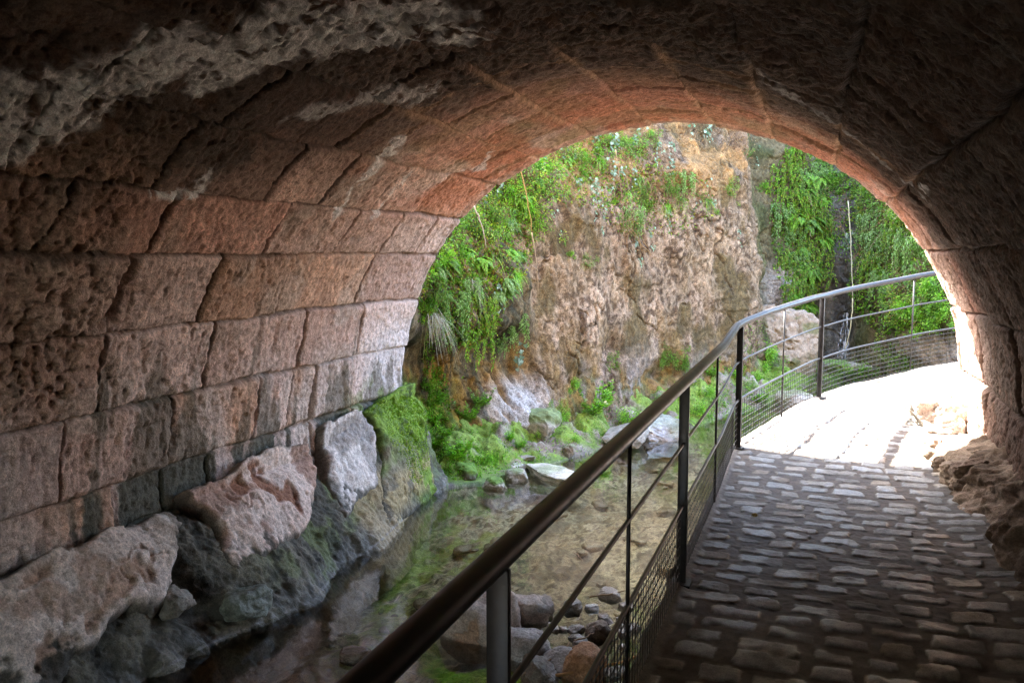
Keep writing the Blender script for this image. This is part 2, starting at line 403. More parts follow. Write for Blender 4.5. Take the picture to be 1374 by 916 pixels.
    wet = .3 * sst(.1, -.1, S) * (S < 4) * 1.0
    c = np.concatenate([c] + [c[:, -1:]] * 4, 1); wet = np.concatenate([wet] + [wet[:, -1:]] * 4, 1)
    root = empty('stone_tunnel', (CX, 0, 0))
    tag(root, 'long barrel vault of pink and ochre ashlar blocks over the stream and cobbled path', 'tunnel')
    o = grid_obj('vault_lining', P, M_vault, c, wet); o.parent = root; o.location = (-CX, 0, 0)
    # the outer face over the opening, a body of wall with the arch cut through it
    s2 = np.linspace(-1.35, 10.3, 220); ph = PI - np.clip(s2 / R0, 0, PI)
    rows = []
    for k, rr in enumerate((.16, .18, .3, .55, .9, 1.6, 3, 6)):
        r = R0 * (1 + np.interp(ph, _e_phi, _e_val)) + rr
        X = np.where(s2 > PI * R0, CX + r, np.where(s2 < 0, CX - r, CX + r * np.cos(ph)))
        Z = np.where(s2 > PI * R0, CZ - (s2 - PI * R0), np.where(s2 < 0, CZ + s2, CZ + r * np.sin(ph)))
        jit = .03 * fbm2(X * 2, Z * 2, 3, 91) if 1 < k else 0
        rows.append(np.stack([X, np.full_like(X, DM - .012) + jit, Z], -1))
    P = np.array(rows); cc = np.full(P.shape, .3, np.float32) * np.array((1, .78, .62)) * (1 + .3 * fbm2(P[..., 0] * 3, P[..., 2] * 3, 3, 92)[..., None])
    h = grid_obj('outer_face', P, M_vault, cc); h.parent = root; h.location = (-CX, 0, 0)
    return root
vault = build_vault()
print('vault', round(time.time() - T0, 1))

# ------------------------------------------------------------------ path
RAIL = catmull([(-.6, -3), (-.6, 0), (-.6, 1.5), (-.6, 4.18), (-.6, 5.6), (-.6, 6.6), (-.58, 7.07), (-.40, 7.62), (-.20, 8.3), (.04, 9.0), (.38, 9.48), (.79, 9.82), (1.32, 10.2), (2.4, 10.75), (3.8, 11.2), (6.0, 11.6)], 24)
_seg = np.r_[0, np.cumsum(np.hypot(*np.diff(RAIL, axis=0).T))]
RAIL_Y0 = -3.0
_arc_z = ([0, 9.0, 10.0, 10.65, 12.2, 12.9, 13.5, 15, 20], [0, 0, .06, .13, .22, .31, .40, .58, .95])
def rail_at(a):
    return np.array([np.interp(a, _seg, RAIL[:, 0]), np.interp(a, _seg, RAIL[:, 1]), np.interp(a, *_arc_z)])
RIGHT = catmull([(1.3, -3), (1.3, 1.5), (1.3, 4.2), (1.3, 6.6), (1.3, 7.6), (1.35, 8.3), (1.9, 8.62), (3.0, 8.75), (6.5, 8.9)], 24)
_segR = np.r_[0, np.cumsum(np.hypot(*np.diff(RIGHT, axis=0).T))]
_amap = ([0, 4.5, 7.2, 9.6, 10.3, 12.4, 13.5, 20], [0, 4.5, 7.2, 9.6, 10.3, 11.5, 12.6, _segR[-1]])

def cobbles(a, b, seed=0):
    """relief and mask of rows of long flat cobbles; a along the path, b across it (metres)"""
    pitch = .152
    aw = a + .014 * fbm2(a * 1.6, b * 1.6, 2, seed + 1) + .05 * b * .3
    row = np.floor(aw / pitch).astype(np.int32); fa = aw - (row + .5) * pitch
    L = .235 + .05 * (hash1(row, seed + 3) - .5)
    bw = b + .02 * fbm2(a * 3, b * 3, 2, seed + 2) + hash1(row, seed + 4) * .3
    q = bw / L; cell = np.floor(q).astype(np.int32); fr = q - cell
    jl = (_hash(row, cell, row * 0, seed + 5) - .5) * .34; jr = (_hash(row, cell + 1, row * 0, seed + 5) - .5) * .34
    lo = jl; hi = 1 + jr
    nxt = fr > hi; prv = fr < lo
    cell = cell + nxt - prv; jl = (_hash(row, cell, row * 0, seed + 5) - .5) * .34; jr = (_hash(row, cell + 1, row * 0, seed + 5) - .5) * .34
    fr = q - cell; mid = (1 + jr + jl) / 2; half = (1 + jr - jl) / 2
    hx = half * L - .014 - .030 * _hash(row, cell, row * 0, seed + 6); hy = pitch / 2 - .016 - .028 * _hash(row, cell, row * 0, seed + 7)
    x = (fr - mid) * L; y = fa + (_hash(row, cell, row * 0, seed + 8) - .5) * .016 + x * (_hash(row, cell, row * 0, seed + 9) - .5) * .13
    edge = .013 * fbm2(a * 13, b * 13, 3, seed + 10)
    rc = .016
    qx = np.abs(x) - hx + rc; qy = np.abs(y) - hy + rc
    sd = np.hypot(np.maximum(qx, 0), np.maximum(qy, 0)) + np.minimum(np.maximum(qx, qy), 0) - rc + edge
    m = sst(.005, -.005, sd); mh = sst(.006, -.010, sd)
    rnd = _hash(row, cell, row * 0, seed + 11); rnd2 = _hash(row, cell, row * 0, seed + 12)
    h = mh * (.004 + .006 * rnd + (rnd2 - .5) * .05 * x + (rnd - .5) * .10 * y)
    return h, m, rnd, rnd2

def build_path():
    aa = np.concatenate([np.arange(0, 5, .12), np.arange(5, 7, .02), np.arange(7.0, 12.6, .0065), np.arange(12.6, 20, .05)])
    vv = np.linspace(0, 1, 300)
    Lp = np.array([rail_at(a) for a in aa]); Lp[:, 0] -= .05
    am = np.interp(aa, *_amap)
    Rp = np.stack([np.interp(am, _segR, RIGHT[:, 0]), np.interp(am, _segR, RIGHT[:, 1]), Lp[:, 2]], -1)
    P = Lp[:, None] * (1 - vv[None, :, None]) + Rp[:, None] * vv[None, :, None]
    wid = np.linalg.norm(Rp - Lp, axis=1)[:, None]
    A = np.broadcast_to(aa[:, None], P.shape[:2]).astype(np.float32); B = (vv[None] * wid).astype(np.float32)
    h, m, rnd, rnd2 = cobbles(A, B, 200)
    kerb = sst(.1, .06, B); m = m * (1 - kerb)
    n = fbm2(A * 6, B * 6, 4, 210); n2 = fbm2(A * 26, B * 26, 3, 211)
    P[..., 2] += h * (1 - kerb) + .004 * n + .003 * n2 + .012 * kerb + .008 * fbm2(A * .8, B * .8, 2, 212)
    P[..., 2] += .05 * sst(1.35, 1.9, B) * (A < 11.4)
    c = mixc(np.zeros(P.shape, np.float32) + np.array((.10, .078, .058), np.float32) * (1 + .35 * n[..., None]), (.05, .04, .03), .4 * sst(0, .5, n2))
    st = np.array((.32, .31, .285), np.float32) * (.75 + .45 * rnd[..., None]) * np.where(rnd2[..., None] > .7, np.array((1.06, .96, .84)), np.array((.94, .98, 1.02)))
    st = st * (1 + .22 * n[..., None] + .15 * n2[..., None])
    c = c * (1 - m[..., None]) + st * m[..., None]
    c = mixc(c, (.24, .22, .20), .8 * kerb)
    wet = .75 * m * sst(-.6, .3, n) + .05
    o = grid_obj('path', P, M_cobble, c, wet); tag(o, 'cobbled footpath of flat grey setts in rows, curving out of the tunnel', 'path', kind='structure')
    # retaining wall under the path's stream side
    zz = np.array([.0, -.012, -.12, -.4, -.8, -1.2, -1.6])
    idx = np.arange(0, len(aa), 3); W = []
    for k, z in enumerate(zz):
        q = Lp[idx].copy(); q[:, 2] += z + .01 * (k == 0); q[:, 0] += (.0 if k == 0 else -.02) - .03 * (k > 2) + .025 * fbm2(aa[idx] * 3, np.full(len(idx), z * 4), 3, 213)
        W.append(q)
    W = np.array(W); cw = np.full(W.shape, .17) * np.array((1, .86, .7)) * (1 + .4 * fbm2(np.broadcast_to(aa[idx], W.shape[:2]) * 5, W[..., 2] * 5, 3, 214)[..., None])
    w = grid_obj('retaining_wall', W, M_rock, cw, np.full(W.shape[:2], .3))
    tag(w, 'rough mortared retaining wall dropping from the footpath edge down to the stream', 'retaining wall')
build_path()
print('path', round(time.time() - T0, 1))

# ------------------------------------------------------------------ railing
def build_railing():
    root = empty('railing', tuple(rail_at(0)))
    tag(root, 'dark steel railing with round handrail, square wire mesh and flat posts along the path edge', 'railing')
    inv = Matrix.Translation(-root.location)
    def put(mb, name):
        o = mb.build(name, M_metal); o.parent = root; o.matrix_parent_inverse = inv; return o
    A = np.arange(.3, 17.5, .06)
    base = np.array([rail_at(a) for a in A])
    def line(h, r, k=8, flat=1.0, name='rail', A0=None, A1=None):
        b = base if A0 is None else base[(A >= A0) & (A <= A1)]
        m = MB(); m.tube(b + [0, 0, h], r, k, flat); return put(m, name)
    line(1.05 - .028, .031, 16, .88, 'handrail')
    line(.715, .0085, 8, 1, 'middle_rail'); line(.40, .010, 8, 1, 'lower_rail')
    def arc_of(x, y):
        d = np.hypot(RAIL[:, 0] - x, RAIL[:, 1] - y); return float(_seg[d.argmin()])
    posts = [arc_of(-.6, -1.1), arc_of(-.6, 1.60), arc_of(-.6, 4.18), arc_of(-.58, 7.07), arc_of(.04, 9.0), arc_of(2.1, 10.6), arc_of(4.5, 11.35)]
    for i, a in enumerate(posts):
        p = rail_at(a); t = rail_at(a + .05) - rail_at(a - .05); t[2] = 0; t /= np.linalg.norm(t); n = np.array([t[1], -t[0], 0])
        m = MB(); m.box(p + [0, 0, .50], (.0245, .009, .5), [n, t, [0, 0, 1]])
        o = put(m, 'post')
        bv = o.modifiers.new('edge', 'BEVEL'); bv.width = .002; bv.segments = 2
        m = MB(); m.box(p + [0, 0, .006], (.05, .05, .006), [n, t, [0, 0, 1]])
        f = m.build('foot_plate', M_metal, smooth=False); f.parent = o
    for a, b in zip(posts[:-1], posts[1:]):
        q = rail_at((a + b) / 2); m = MB(); m.tube([q + [0, 0, .02], q + [0, 0, .5], q + [0, 0, 1.03]], .0075, 8); put(m, 'rod')
        # welded mesh panel of this bay
        m = MB()
        aa = np.arange(a + .02, b - .02, .05); bb = np.array([rail_at(v) for v in aa]); off = np.array([.0, 0, 0])
        for h in np.linspace(.035, .355, 8):
            m.tube(bb + [0, 0, h], .0028, 5, cap=False)
        for v in np.arange(a + .03, b - .02, .05):
            q = rail_at(v); m.tube([q + [0.003, 0, .03], q + [0.003, 0, .40]],  .0018, 4, cap=False)
        put(m, 'mesh_panel')
build_railing()
print('railing', round(time.time() - T0, 1))

# ------------------------------------------------------------------ ground, stream bed and water
SHORE = [(-4.6, 7.6), (-4.1, 8.5), (-3.6, 9.0), (-3.05, 10.3), (-2.33, 12.0), (-1.44, 13.4), (-.7, 14.4), (-.1, 15.6), (.1, 17.5), (.1, 19)]
BANK = [(-.8, -3), (-.8, 6.5), (-.75, 8.3), (-.1, 10.0), (.9, 11.5), (1.5, 13), (1.5, 15), (1.2, 17), (1.0, 19)]
def water_level(y):
    return WATER + .02 * np.clip(y - 11.5, 0, 2) + .13 * np.clip(y - 13.2, 0, 4)

def ground_z(X, Y):
    dL, sL = polyline_dist(X, Y, SHORE); dR, sR = polyline_dist(X, Y, BANK)
    n = fbm2(X * .8, Y * .8, 3, 300); n2 = fbm2(X * 4, Y * 4, 4, 301)
    inL = (sL > 0) & (Y > 7.7); inR = (sR < 0)
    wl = water_level(Y)
    bed = -.27 + .10 * n - .05 * sst(0, 1, dL) + .035 * n2 + .02 * fbm2(X * 13, Y * 13, 3, 302)
    # shallow stony bar beside the path
    bar = np.exp(-(((X + 1.1) / .75) ** 2 + ((Y - 4.9) / 1.35) ** 2) ** 1.3); bed = bed + .30 * bar
    bed = bed + sst(.25, 0, dL) * .22 * (Y > 7.7) + .20 * sst(.5, 0, dR) * (Y > 9.3)
    z = wl + bed
    z = np.where(inL, wl + .0 + .5 * np.minimum(dL, .8) + .15 * n2 * sst(0, .4, dL) + .02, z)
    z = np.where(inR & (Y > 8), wl + .0 + .42 * np.minimum(dR, 1.5) + .12 * n2 * sst(0, .4, dR), z)
    far = np.hypot(X, Y - 8); z = z + .2 * np.maximum(far - 14, 0) * (1 - sst(1, 3, np.maximum(-dR, 0)))
    z = np.where((X > -.7) & (Y < 8.4), np.minimum(z, -1.3), z)
    return z, bar, dL, sL, dR, sR, n, n2

def build_ground():
    xs = np.concatenate([np.linspace(-60, -5, 14)[:-1], np.arange(-5, 3.0, .018), np.linspace(3, 60, 20)])
    ys = np.concatenate([np.linspace(-50, 2.5, 20)[:-1], np.arange(2.5, 12, .018), np.arange(12, 19, .03), np.linspace(19, 80, 14)])
    X, Y = np.meshgrid(xs.astype(np.float32), ys.astype(np.float32), indexing='ij')
    z, bar, dL, sL, dR, sR, n, n2 = ground_z(X, Y)
    wl = water_level(Y)
    c = np.zeros(X.shape + (3,), np.float32) + np.array((.36, .30, .20), np.float32)
    f = fbm2(X * 9, Y * 9, 4, 310); leaf = fbm2(X * 30, Y * 22, 3, 311)
    c = mixc(c, (.50, .45, .33), .9 * sst(-.1, .5, fbm2(X * 1.3, Y * 1.3, 4, 312)))
    c = mixc(c, (.07, .05, .035), .85 * sst(.15, .4, leaf)); c = mixc(c, (.09, .07, .045), .7 * sst(.1, .45, fbm2(X * 2.2, Y * 2.2, 4, 316))); c = mixc(c, (.10, .07, .04), .5 * sst(.1, .5, f))
    # streaks of green weed on the bed
    wd, _ = polyline_dist(X, Y, [(-2.6, 3.4), (-2.75, 4.6), (-3.1, 5.8), (-3.3, 7.2), (-3.4, 8.2)])
    weed = sst(.6, .05, wd) * sst(-.3, .15, fbm2(X * 5, Y * 3.2, 4, 313)); weed = np.maximum(weed, .8 * sst(.1, .4, fbm2(X * 3, Y * 1.4, 3, 314)) * sst(9.5, 12, Y))
    weed = np.maximum(weed, .9 * np.exp(-((X + 2.15) / .3) ** 2 - ((Y - 4.3) / .35) ** 2))
    under = sst(wl + .02, wl - .03, z)
    c = mixc(c, (.20, .30, .04), .7 * weed * under)
    # banks
    c = mixc(c, (.20, .16, .12), .85 * (1 - under)); c = mixc(c, (.34, .30, .25), .6 * (1 - under) * sst(.1, .4, n2)); c = mixc(c, (.16, .25, .03), .9 * (1 - under) * (sL > 0) * sst(-.45, .1, fbm2(X * 3, Y * 3, 3, 315)))
    c = c * (1 + .25 * f[..., None])
    wet = sst(wl + .12, wl + .01, z)
    c = c * (1 - .35 * (wet * (1 - under)))[..., None]
    o = grid_obj('ground', np.stack([X, Y, z], -1), M_ground, c, wet * .8)
    tag(o, 'silty stream bed with green weed and muddy banks', 'ground', kind='structure')
    xs = np.arange(-5.2, 3.2, .06); ys = np.concatenate([np.arange(-6.4, 2, .4), np.arange(2, 19.2, .06)]); X, Y = np.meshgrid(xs, ys, indexing='ij')
    rip = sst(12.5, 14, Y)
    Z = water_level(Y) + .0016 * fbm2(X * 5, Y * 5, 2, 320) + rip * .03 * fbm2(X * 4, Y * 3, 3, 321)
    o = grid_obj('water', np.stack([X, Y, Z], -1)[::-1], M_water); tag(o, 'shallow clear stream water', 'water', kind='structure')
build_ground()
print('ground', round(time.time() - T0, 1))

# ------------------------------------------------------------------ rock shapes
def sphere_grid(n):
    u = np.linspace(-1, 1, n); V = []; Q = []; off = 0
    for ax in range(3):
        for sg in (-1, 1):
            a, b = np.meshgrid(u, u, indexing='ij'); p = np.stack([np.tan(a * PI / 4), np.tan(b * PI / 4), np.full_like(a, 1.0)], -1)
            p[..., 2] *= sg
            if sg < 0: p = p[:, ::-1]
            p = np.roll(p, ax, axis=-1); p /= np.linalg.norm(p, axis=-1)[..., None]
            V.append(p.reshape(-1, 3)); Q.append(grid_quads(n, n, off)); off += n * n
    V = np.vstack(V); Q = np.vstack(Q)
    key = np.round(V * 1e5).astype(np.int64); _, first, inv = np.unique(key, axis=0, return_index=True, return_inverse=True)
    return V[first], inv.ravel()[Q]
_SG = {}
def rock_shape(n, size, seed, box=.5, rough=.18, cuts=5, fine=.02):
    if n not in _SG: _SG[n] = sphere_grid(n)
    D, Q = _SG[n]; D = D.astype(np.float32)
    e = 2 + 4 * box
    r = (np.abs(D) ** e).sum(1) ** (-1 / e); P = D * r[:, None]
    rg = np.random.default_rng(seed)
    for k in range(cuts):
        nn = rg.normal(size=3); nn /= np.linalg.norm(nn); t = .62 + .25 * rg.random()
        dd = P @ nn; P = P - np.maximum(dd - t, 0)[:, None] * nn * .85
    P = P * (1 + rough * fbm3(D[:, 0] * 1.6 + seed, D[:, 1] * 1.6, D[:, 2] * 1.6, 4, seed))[:, None]
    P = P * np.array(size)
    s = np.array(size).mean()
    P = P + D * (fine * fbm3(P[:, 0] * 9, P[:, 1] * 9, P[:, 2] * 9, 4, seed + 5))[:, None]
    return P, Q

def rot_z(P, a): c, s = math.cos(a), math.sin(a); return np.stack([P[:, 0] * c - P[:, 1] * s, P[:, 0] * s + P[:, 1] * c, P[:, 2]], -1)
def rot_x(P, a): c, s = math.cos(a), math.sin(a); return np.stack([P[:, 0], P[:, 1] * c - P[:, 2] * s, P[:, 1] * s + P[:, 2] * c], -1)
def rot_y(P, a): c, s = math.cos(a), math.sin(a); return np.stack([P[:, 0] * c + P[:, 2] * s, P[:, 1], -P[:, 0] * s + P[:, 2] * c], -1)

def rock(name, loc, size, seed, label, cat='rock', group=None, n=40, rz=0, rx=0, ry=0, box=.5, rough=.18, cuts=5, fine=.02, color=(.36, .30, .26), color2=(.2, .15, .11),
         moss=0, algae=.12, wetness=.1, stain=None, splits=None):
    P, Q = rock_shape(n, size, seed, box, rough, cuts, fine)
    P = rot_z(rot_y(rot_x(P, rx), ry), rz)
    W = P + np.array(loc)
    f = fbm3(W[:, 0] * 2.2, W[:, 1] * 2.2, W[:, 2] * 2.2, 4, 400 + seed); g = fbm3(W[:, 0] * 11, W[:, 1] * 11, W[:, 2] * 11, 3, 401 + seed)
    pit = sst(.35, .6, fbm3(W[:, 0] * 7, W[:, 1] * 7, W[:, 2] * 7, 3, 402 + seed))
    nrm = P / (np.linalg.norm(P, axis=1)[:, None] + 1e-6); P = P - nrm * (pit * min(size) * .10)[:, None]
    c = np.zeros(P.shape, np.float32) + np.array(color, np.float32); c = mixc(c, color2, .8 * sst(.05, .55, f)); c = mixc(c, color2, .6 * pit)
    if stain: c = mixc(c, stain, .8 * sst(.15, .5, fbm3(W[:, 0] * 3.1, W[:, 1] * 3.1, W[:, 2] * 3.1, 4, 410 + seed)))
    wl = water_level(W[:, 1])
    al = sst(algae * 2.4, algae, W[:, 2] - wl + .35 * algae * f + .3 * algae * g) if algae else np.zeros(len(P))
    c = mixc(c, (.045, .045, .032), .88 * al)
    if moss: 
        mm = sst(.25, .6, W[:, 2] * 0 + nrm[:, 2] + .6 * f) * moss; c = mixc(c, (.10, .20, .015), mm)
    c = c * (1 + .2 * g[:, None])
    wet = np.clip(wetness + .7 * sst(.09, .01, W[:, 2] - wl), 0, 1) + 0 * f
    o = mesh_obj(name, P, Q=Q, mat=M_rock, col=c, wet=wet); o.location = loc
    tag(o, label, cat, group); return o

# ---- footing: the dark washed apron at the foot of the tunnel's stream wall
FOOT = [(2.0, -4.0), (3.98, -3.87), (4.6, -3.80), (5.36, -3.55), (6.0, -3.70), (6.64, -3.72), (7.5, -3.85), (8.35, -3.93), (8.9, -3.95)]
def foot_surface(Yg, V):
    xe = np.interp(Yg, [a for a, b in FOOT], [b for a, b in FOOT]).astype(np.float32)
    x0 = CX - R0 - .06; z0 = -.23 + .20 * sst(6.6, 7.6, Yg)
    X = x0 + (xe - x0) * V ** .9; Z = z0 + (WATER - z0) * V ** 1.15
    n1 = fbm2(Yg * 1.6, V * 1.4, 4, 500); n2 = fbm2(Yg * 6, V * 5, 4, 501); n3 = fbm2(Yg * 24, V * 18, 3, 502)
    d = .05 * n1 + .028 * n2 + .012 * n3 + .006 * fbm2(Yg * 55, V * 50, 2, 507)
    d -= .16 * np.exp(-((Yg - (4.52 + .25 * (V - .5))) / .16) ** 2) * sst(1.0, .6, V)      # washed-out gap between the boulders
    d += .05 * sst(.7, .95, V) * sst(.5, .9, vn2(Yg * 2.1, V * 0, 503) + .6) 
    return X, Z, d, n1, n2, n3
FN = (.80, .60)      # outward lean of the apron
def build_footing():
    ys = np.arange(1.8, 8.75, .0115).astype(np.float32); vs = np.linspace(0, 1.35, 140).astype(np.float32)
    Yg, V = np.meshgrid(ys, vs, indexing='ij')
    X, Z, d, n1, n2, n3 = foot_surface(Yg, V)
    X = X + d * FN[0]; Z = Z + d * FN[1]
    c = np.zeros(X.shape + (3,), np.float32) + np.array((.085, .075, .055), np.float32)
    c = mixc(c, (.23, .20, .15), .6 * sst(-.1, .5, n2 + .5 * n1)); c = mixc(c, (.13, .16, .05), .6 * sst(.1, .5, fbm2(Yg * 3, V * 3, 3, 504)) * sst(4.9, 5.6, Yg))
    c = mixc(c, (.04, .036, .028), .7 * sst(.1, .4, fbm2(Yg * 11, V * 7, 4, 505))); c = mixc(c, (.34, .25, .13), .75 * sst(6.4, 6.8, Yg) * sst(8.2, 7.6, Yg) * sst(.45, .6, V) * sst(-.3, .3, n1))
    c = mixc(c, (.26, .24, .23), .6 * sst(.975, .985, V) * sst(1.0, .99, V) * sst(-.4, .2, n3))
    wet = sst(.75, .97, V) * .5 + .02
    c = mixc(c, (.34, .27, .18), .8 * sst(1.03, 1.12, V + .03 * n2))
    o = grid_obj('wall_footing', np.stack([X, Yg, Z], -1), M_rock, c, wet)
    tag(o, 'dark washed stone apron at the foot of the tunnel wall, wet along the waterline', 'footing')
build_footing()
_fy, _fv = np.meshgrid(np.arange(1.0, 8.9, .05).astype(np.float32), np.linspace(-.3, 1.9, 55).astype(np.float32), indexing='ij')
_fX, _fZ = foot_surface(_fy, np.maximum(_fv, 0))[:2]; _fZ = _fZ - np.minimum(_fv, 0) * .75
_FB = BVHTree.FromPolygons([Vector(map(float, v)) for v in np.stack([_fX, _fy, _fZ], -1).reshape(-1, 3)], grid_quads(*_fX.shape).tolist())
def on_foot(px, py):
    loc, n, i, dist = _FB.ray_cast(Vector((0, 0, EYE)), ray(px, py))
    if loc is None: return None
    k = grid_quads(*_fX.shape)[i][0]; yy = _fy.ravel()[k]; v = _fv.ravel()[k]
    row = int(np.clip(round((loc.y - 1.0) / .05), 0, _fy.shape[0] - 1)); zc = _fZ[row]
    return float(loc.y), float(np.interp(-loc.z, -zc, _fv[row]))
def poly_sdf(px, py, pts):
    dd, _ = polyline_dist(px, py, pts + [pts[0]]); ins = np.zeros(px.shape, bool)
    for (ax, ay), (bx, by) in zip(pts, pts[1:] + [pts[0]]):
        if ay != by: ins ^= ((ay > py) != (by > py)) & (px < (bx - ax) * (py - ay) / (by - ay) + ax)
    return np.where(ins, dd, -dd)
GRIDS = []
def set_boulder(outline, rise, seed, label, color, color2, stain, moss=0, edge=.07, group=None, algae=.30, step=.011, stain_t=.2):
    SC = .93                                     # length of v in metres
    pts = [on_foot(*q) for q in outline]; pts = [(a, b * SC) for a, b in [p for p in pts if p]]
    ay = [p[0] for p in pts]; av = [p[1] for p in pts]
    ys = np.arange(min(ay) - .12, max(ay) + .12, step).astype(np.float32); vs = np.arange(min(av) - .12, max(av) + .12, step).astype(np.float32)
    Yg, U = np.meshgrid(ys, vs, indexing='ij'); V = U / SC
    X, Z, d, n1, n2, n3 = foot_surface(Yg, np.maximum(V, 0)); Z = Z - np.minimum(V, 0) * .75
    sd = poly_sdf(Yg + .03 * fbm2(Yg * 5, U * 5, 3, seed), U + .03 * fbm2(Yg * 5 + 9, U * 5, 3, seed + 1), pts)
    m1 = fbm2(Yg * 2.2, U * 2.2, 4, seed + 2); m2 = fbm2(Yg * 8, U * 8, 4, seed + 3); m3 = fbm2(Yg * 30, U * 30, 3, seed + 4)
    lowr = sst(.3, 1.0, (U - min(av)) / (max(av) - min(av))); t = np.clip((sd + .01 + .02 * m2) / (edge * (.55 + 2.2 * lowr)), 0, 1); prof = np.sqrt(1 - (1 - t) ** 2)
    crack = sst(.05, .0, np.abs(fbm2(Yg * 2.8, U * 3.2, 4, seed + 6)) ) * sst(.05, .15, sd) * sst(.0, .3, m1)
    holl = sst(.30, .55, fbm2(Yg * 3.1, U * 3.1, 3, seed + 7)) * sst(.02, .12, sd)
    m2 = np.sign(m2) * np.abs(m2) ** .8; dd = d * .4 + rise * prof * (1 - .45 * lowr) + .035 * m1 * prof + .013 * m2 * (.3 + .7 * prof) + .007 * m3 + .004 * fbm2(Yg * 60, U * 60, 2, seed + 9) - .10 * sst(0, -.05, sd) - .022 * crack - .03 * holl
    P = np.stack([X + dd * FN[0], Yg, Z + dd * FN[1]], -1); GRIDS.append(P)
    c = np.zeros(P.shape, np.float32) + np.array(color, np.float32); c = mixc(c, color2, .7 * sst(-.1, .5, m1)); c = mixc(c, color2, .5 * sst(.1, .4, m2))
    c = mixc(c, stain, .9 * np.maximum(sst(stain_t, stain_t + .25, fbm2(Yg * 3.3, U * 3.3, 4, seed + 5)) * .7, holl)); c = mixc(c, stain, .6 * crack)
    zz = P[..., 2] - WATER; al = sst(algae + .06, algae - .05, zz + .22 * m1 + .10 * m2 + .05 * m3); al = np.maximum(al, .85 * sst(.05, .0, sd + .03 * m2))
    c = mixc(c, (.052, .05, .038), .92 * al)
    if moss:
        mm = sst(.62, .25, V + .25 * m1 + .1 * m2) * moss; mm = np.maximum(mm, moss * sst(7.85, 8.2, Yg + .2 * m2)); c = mixc(c, (.15, .24, .02), mm); c = mixc(c, (.05, .075, .012), mm * sst(0, .4, m2))
        c = mixc(c, (.36, .27, .13), .7 * sst(.55, .75, V) * sst(.97, .85, V) * sst(-.3, .3, m2))
    c = c * (1 + .18 * m3 + .1 * m2)[..., None]
    o = grid_obj('boulder', P, M_rock, c, .05 + .3 * al * sst(.2, .0, zz)); tag(o, label, 'boulder', group); return o
gF0 = 'pale boulders along the wall foot'
set_boulder([(-90, 880), (-60, 810), (0, 782), (60, 748), (100, 737), (150, 712), (205, 698), (226, 712), (232, 740), (226, 790), (222, 812), (200, 828), (165, 818), (142, 838), (130, 862), (95, 882), (75, 925), (20, 990), (-90, 1000)], .15, 901,
  'long pale pink boulder at the wall foot, biggest and closest to the bottom corner', (.72, .60, .52), (.64, .51, .43), (.44, .27, .18), group=gF0, algae=.26)
set_boulder([(240, 664), (286, 652), (300, 640), (330, 617), (365, 601), (404, 602), (418, 640), (419, 690), (402, 714), (352, 748), (328, 746), (312, 768), (300, 750), (286, 715), (262, 692)], .14, 930,
  'blocky pink boulder with rust brown hollows, between the long boulder and the upright pale one', (.70, .55, .47), (.62, .45, .37), (.24, .09, .04), group=gF0, algae=.30, stain_t=.05)
set_boulder([(424, 578), (448, 561), (474, 559), (492, 585), (500, 620), (505, 655), (482, 668), (462, 690), (444, 660), (432, 620)], .13, 950,
  'upright whitish boulder with a dark wet flank, beside the mossy mound', (.64, .56, .51), (.52, .43, .38), (.20, .17, .15), group=gF0, algae=.24)
set_boulder([(478, 560), (503, 540), (530, 524), (550, 520), (562, 570), (574, 625), (584, 660), (560, 684), (535, 700), (512, 712), (508, 655), (502, 610), (494, 580)], .16, 970,
  'rounded mound under green moss where the wall meets the opening', (.22, .18, .12), (.12, .10, .065), (.10, .10, .05), moss=.92, edge=.22, algae=.10)
rock('stone', (-3.98, 4.42, -.66), (.10, .12, .09), 15, 'fist of grey quartz stone stuck in the dark apron below the long pale boulder', 'stone', n=30, box=.2, color=(.26, .22, .18), color2=(.10, .09, .07), algae=0, wetness=.5)
rock('stone', (-3.80, 4.92, -.84), (.15, .2, .12), 16, 'greenish rounded lump low on the apron at the waterline under the blocky boulder', 'stone', n=36, box=.2, color=(.16, .17, .13), color2=(.08, .08, .06), algae=0, wetness=.6)
print('rocks', round(time.time() - T0, 1))

# ------------------------------------------------------------------ the gorge wall
CLIFF = catmull([(-6.4, 8.47), (-5.0, 8.7), (-4.55, 9.4), (-4.2, 10.3), (-3.95, 11.0), (-3.5, 11.95), (-2.8, 13.0), (-1.95, 14.1), (-1.2, 15.1), (-.98, 15.75), (-1.35, 16.6), (-1.1, 17.6),
                 (-.4, 18.1), (.35, 18.25), (.95, 17.5), (1.5, 16.4), (2.3, 15.5), (3.6, 14.8), (6, 14.3), (9, 14.3), (12.5, 12.5), (13.5, 8.6)], 16)
_cs = np.r_[0, np.cumsum(np.hypot(*np.diff(CLIFF, axis=0).T))]
def CT(x, y): return float(_cs[np.hypot(CLIFF[:, 0] - x, CLIFF[:, 1] - y).argmin()])
tA, tB, tC, tD, tE, tF = CT(-4.55, 9.4), CT(-3.8, 11.3), CT(-1.05, 15.5), CT(-1.1, 17.6), CT(.35, 18.25), CT(1.0, 17.4)

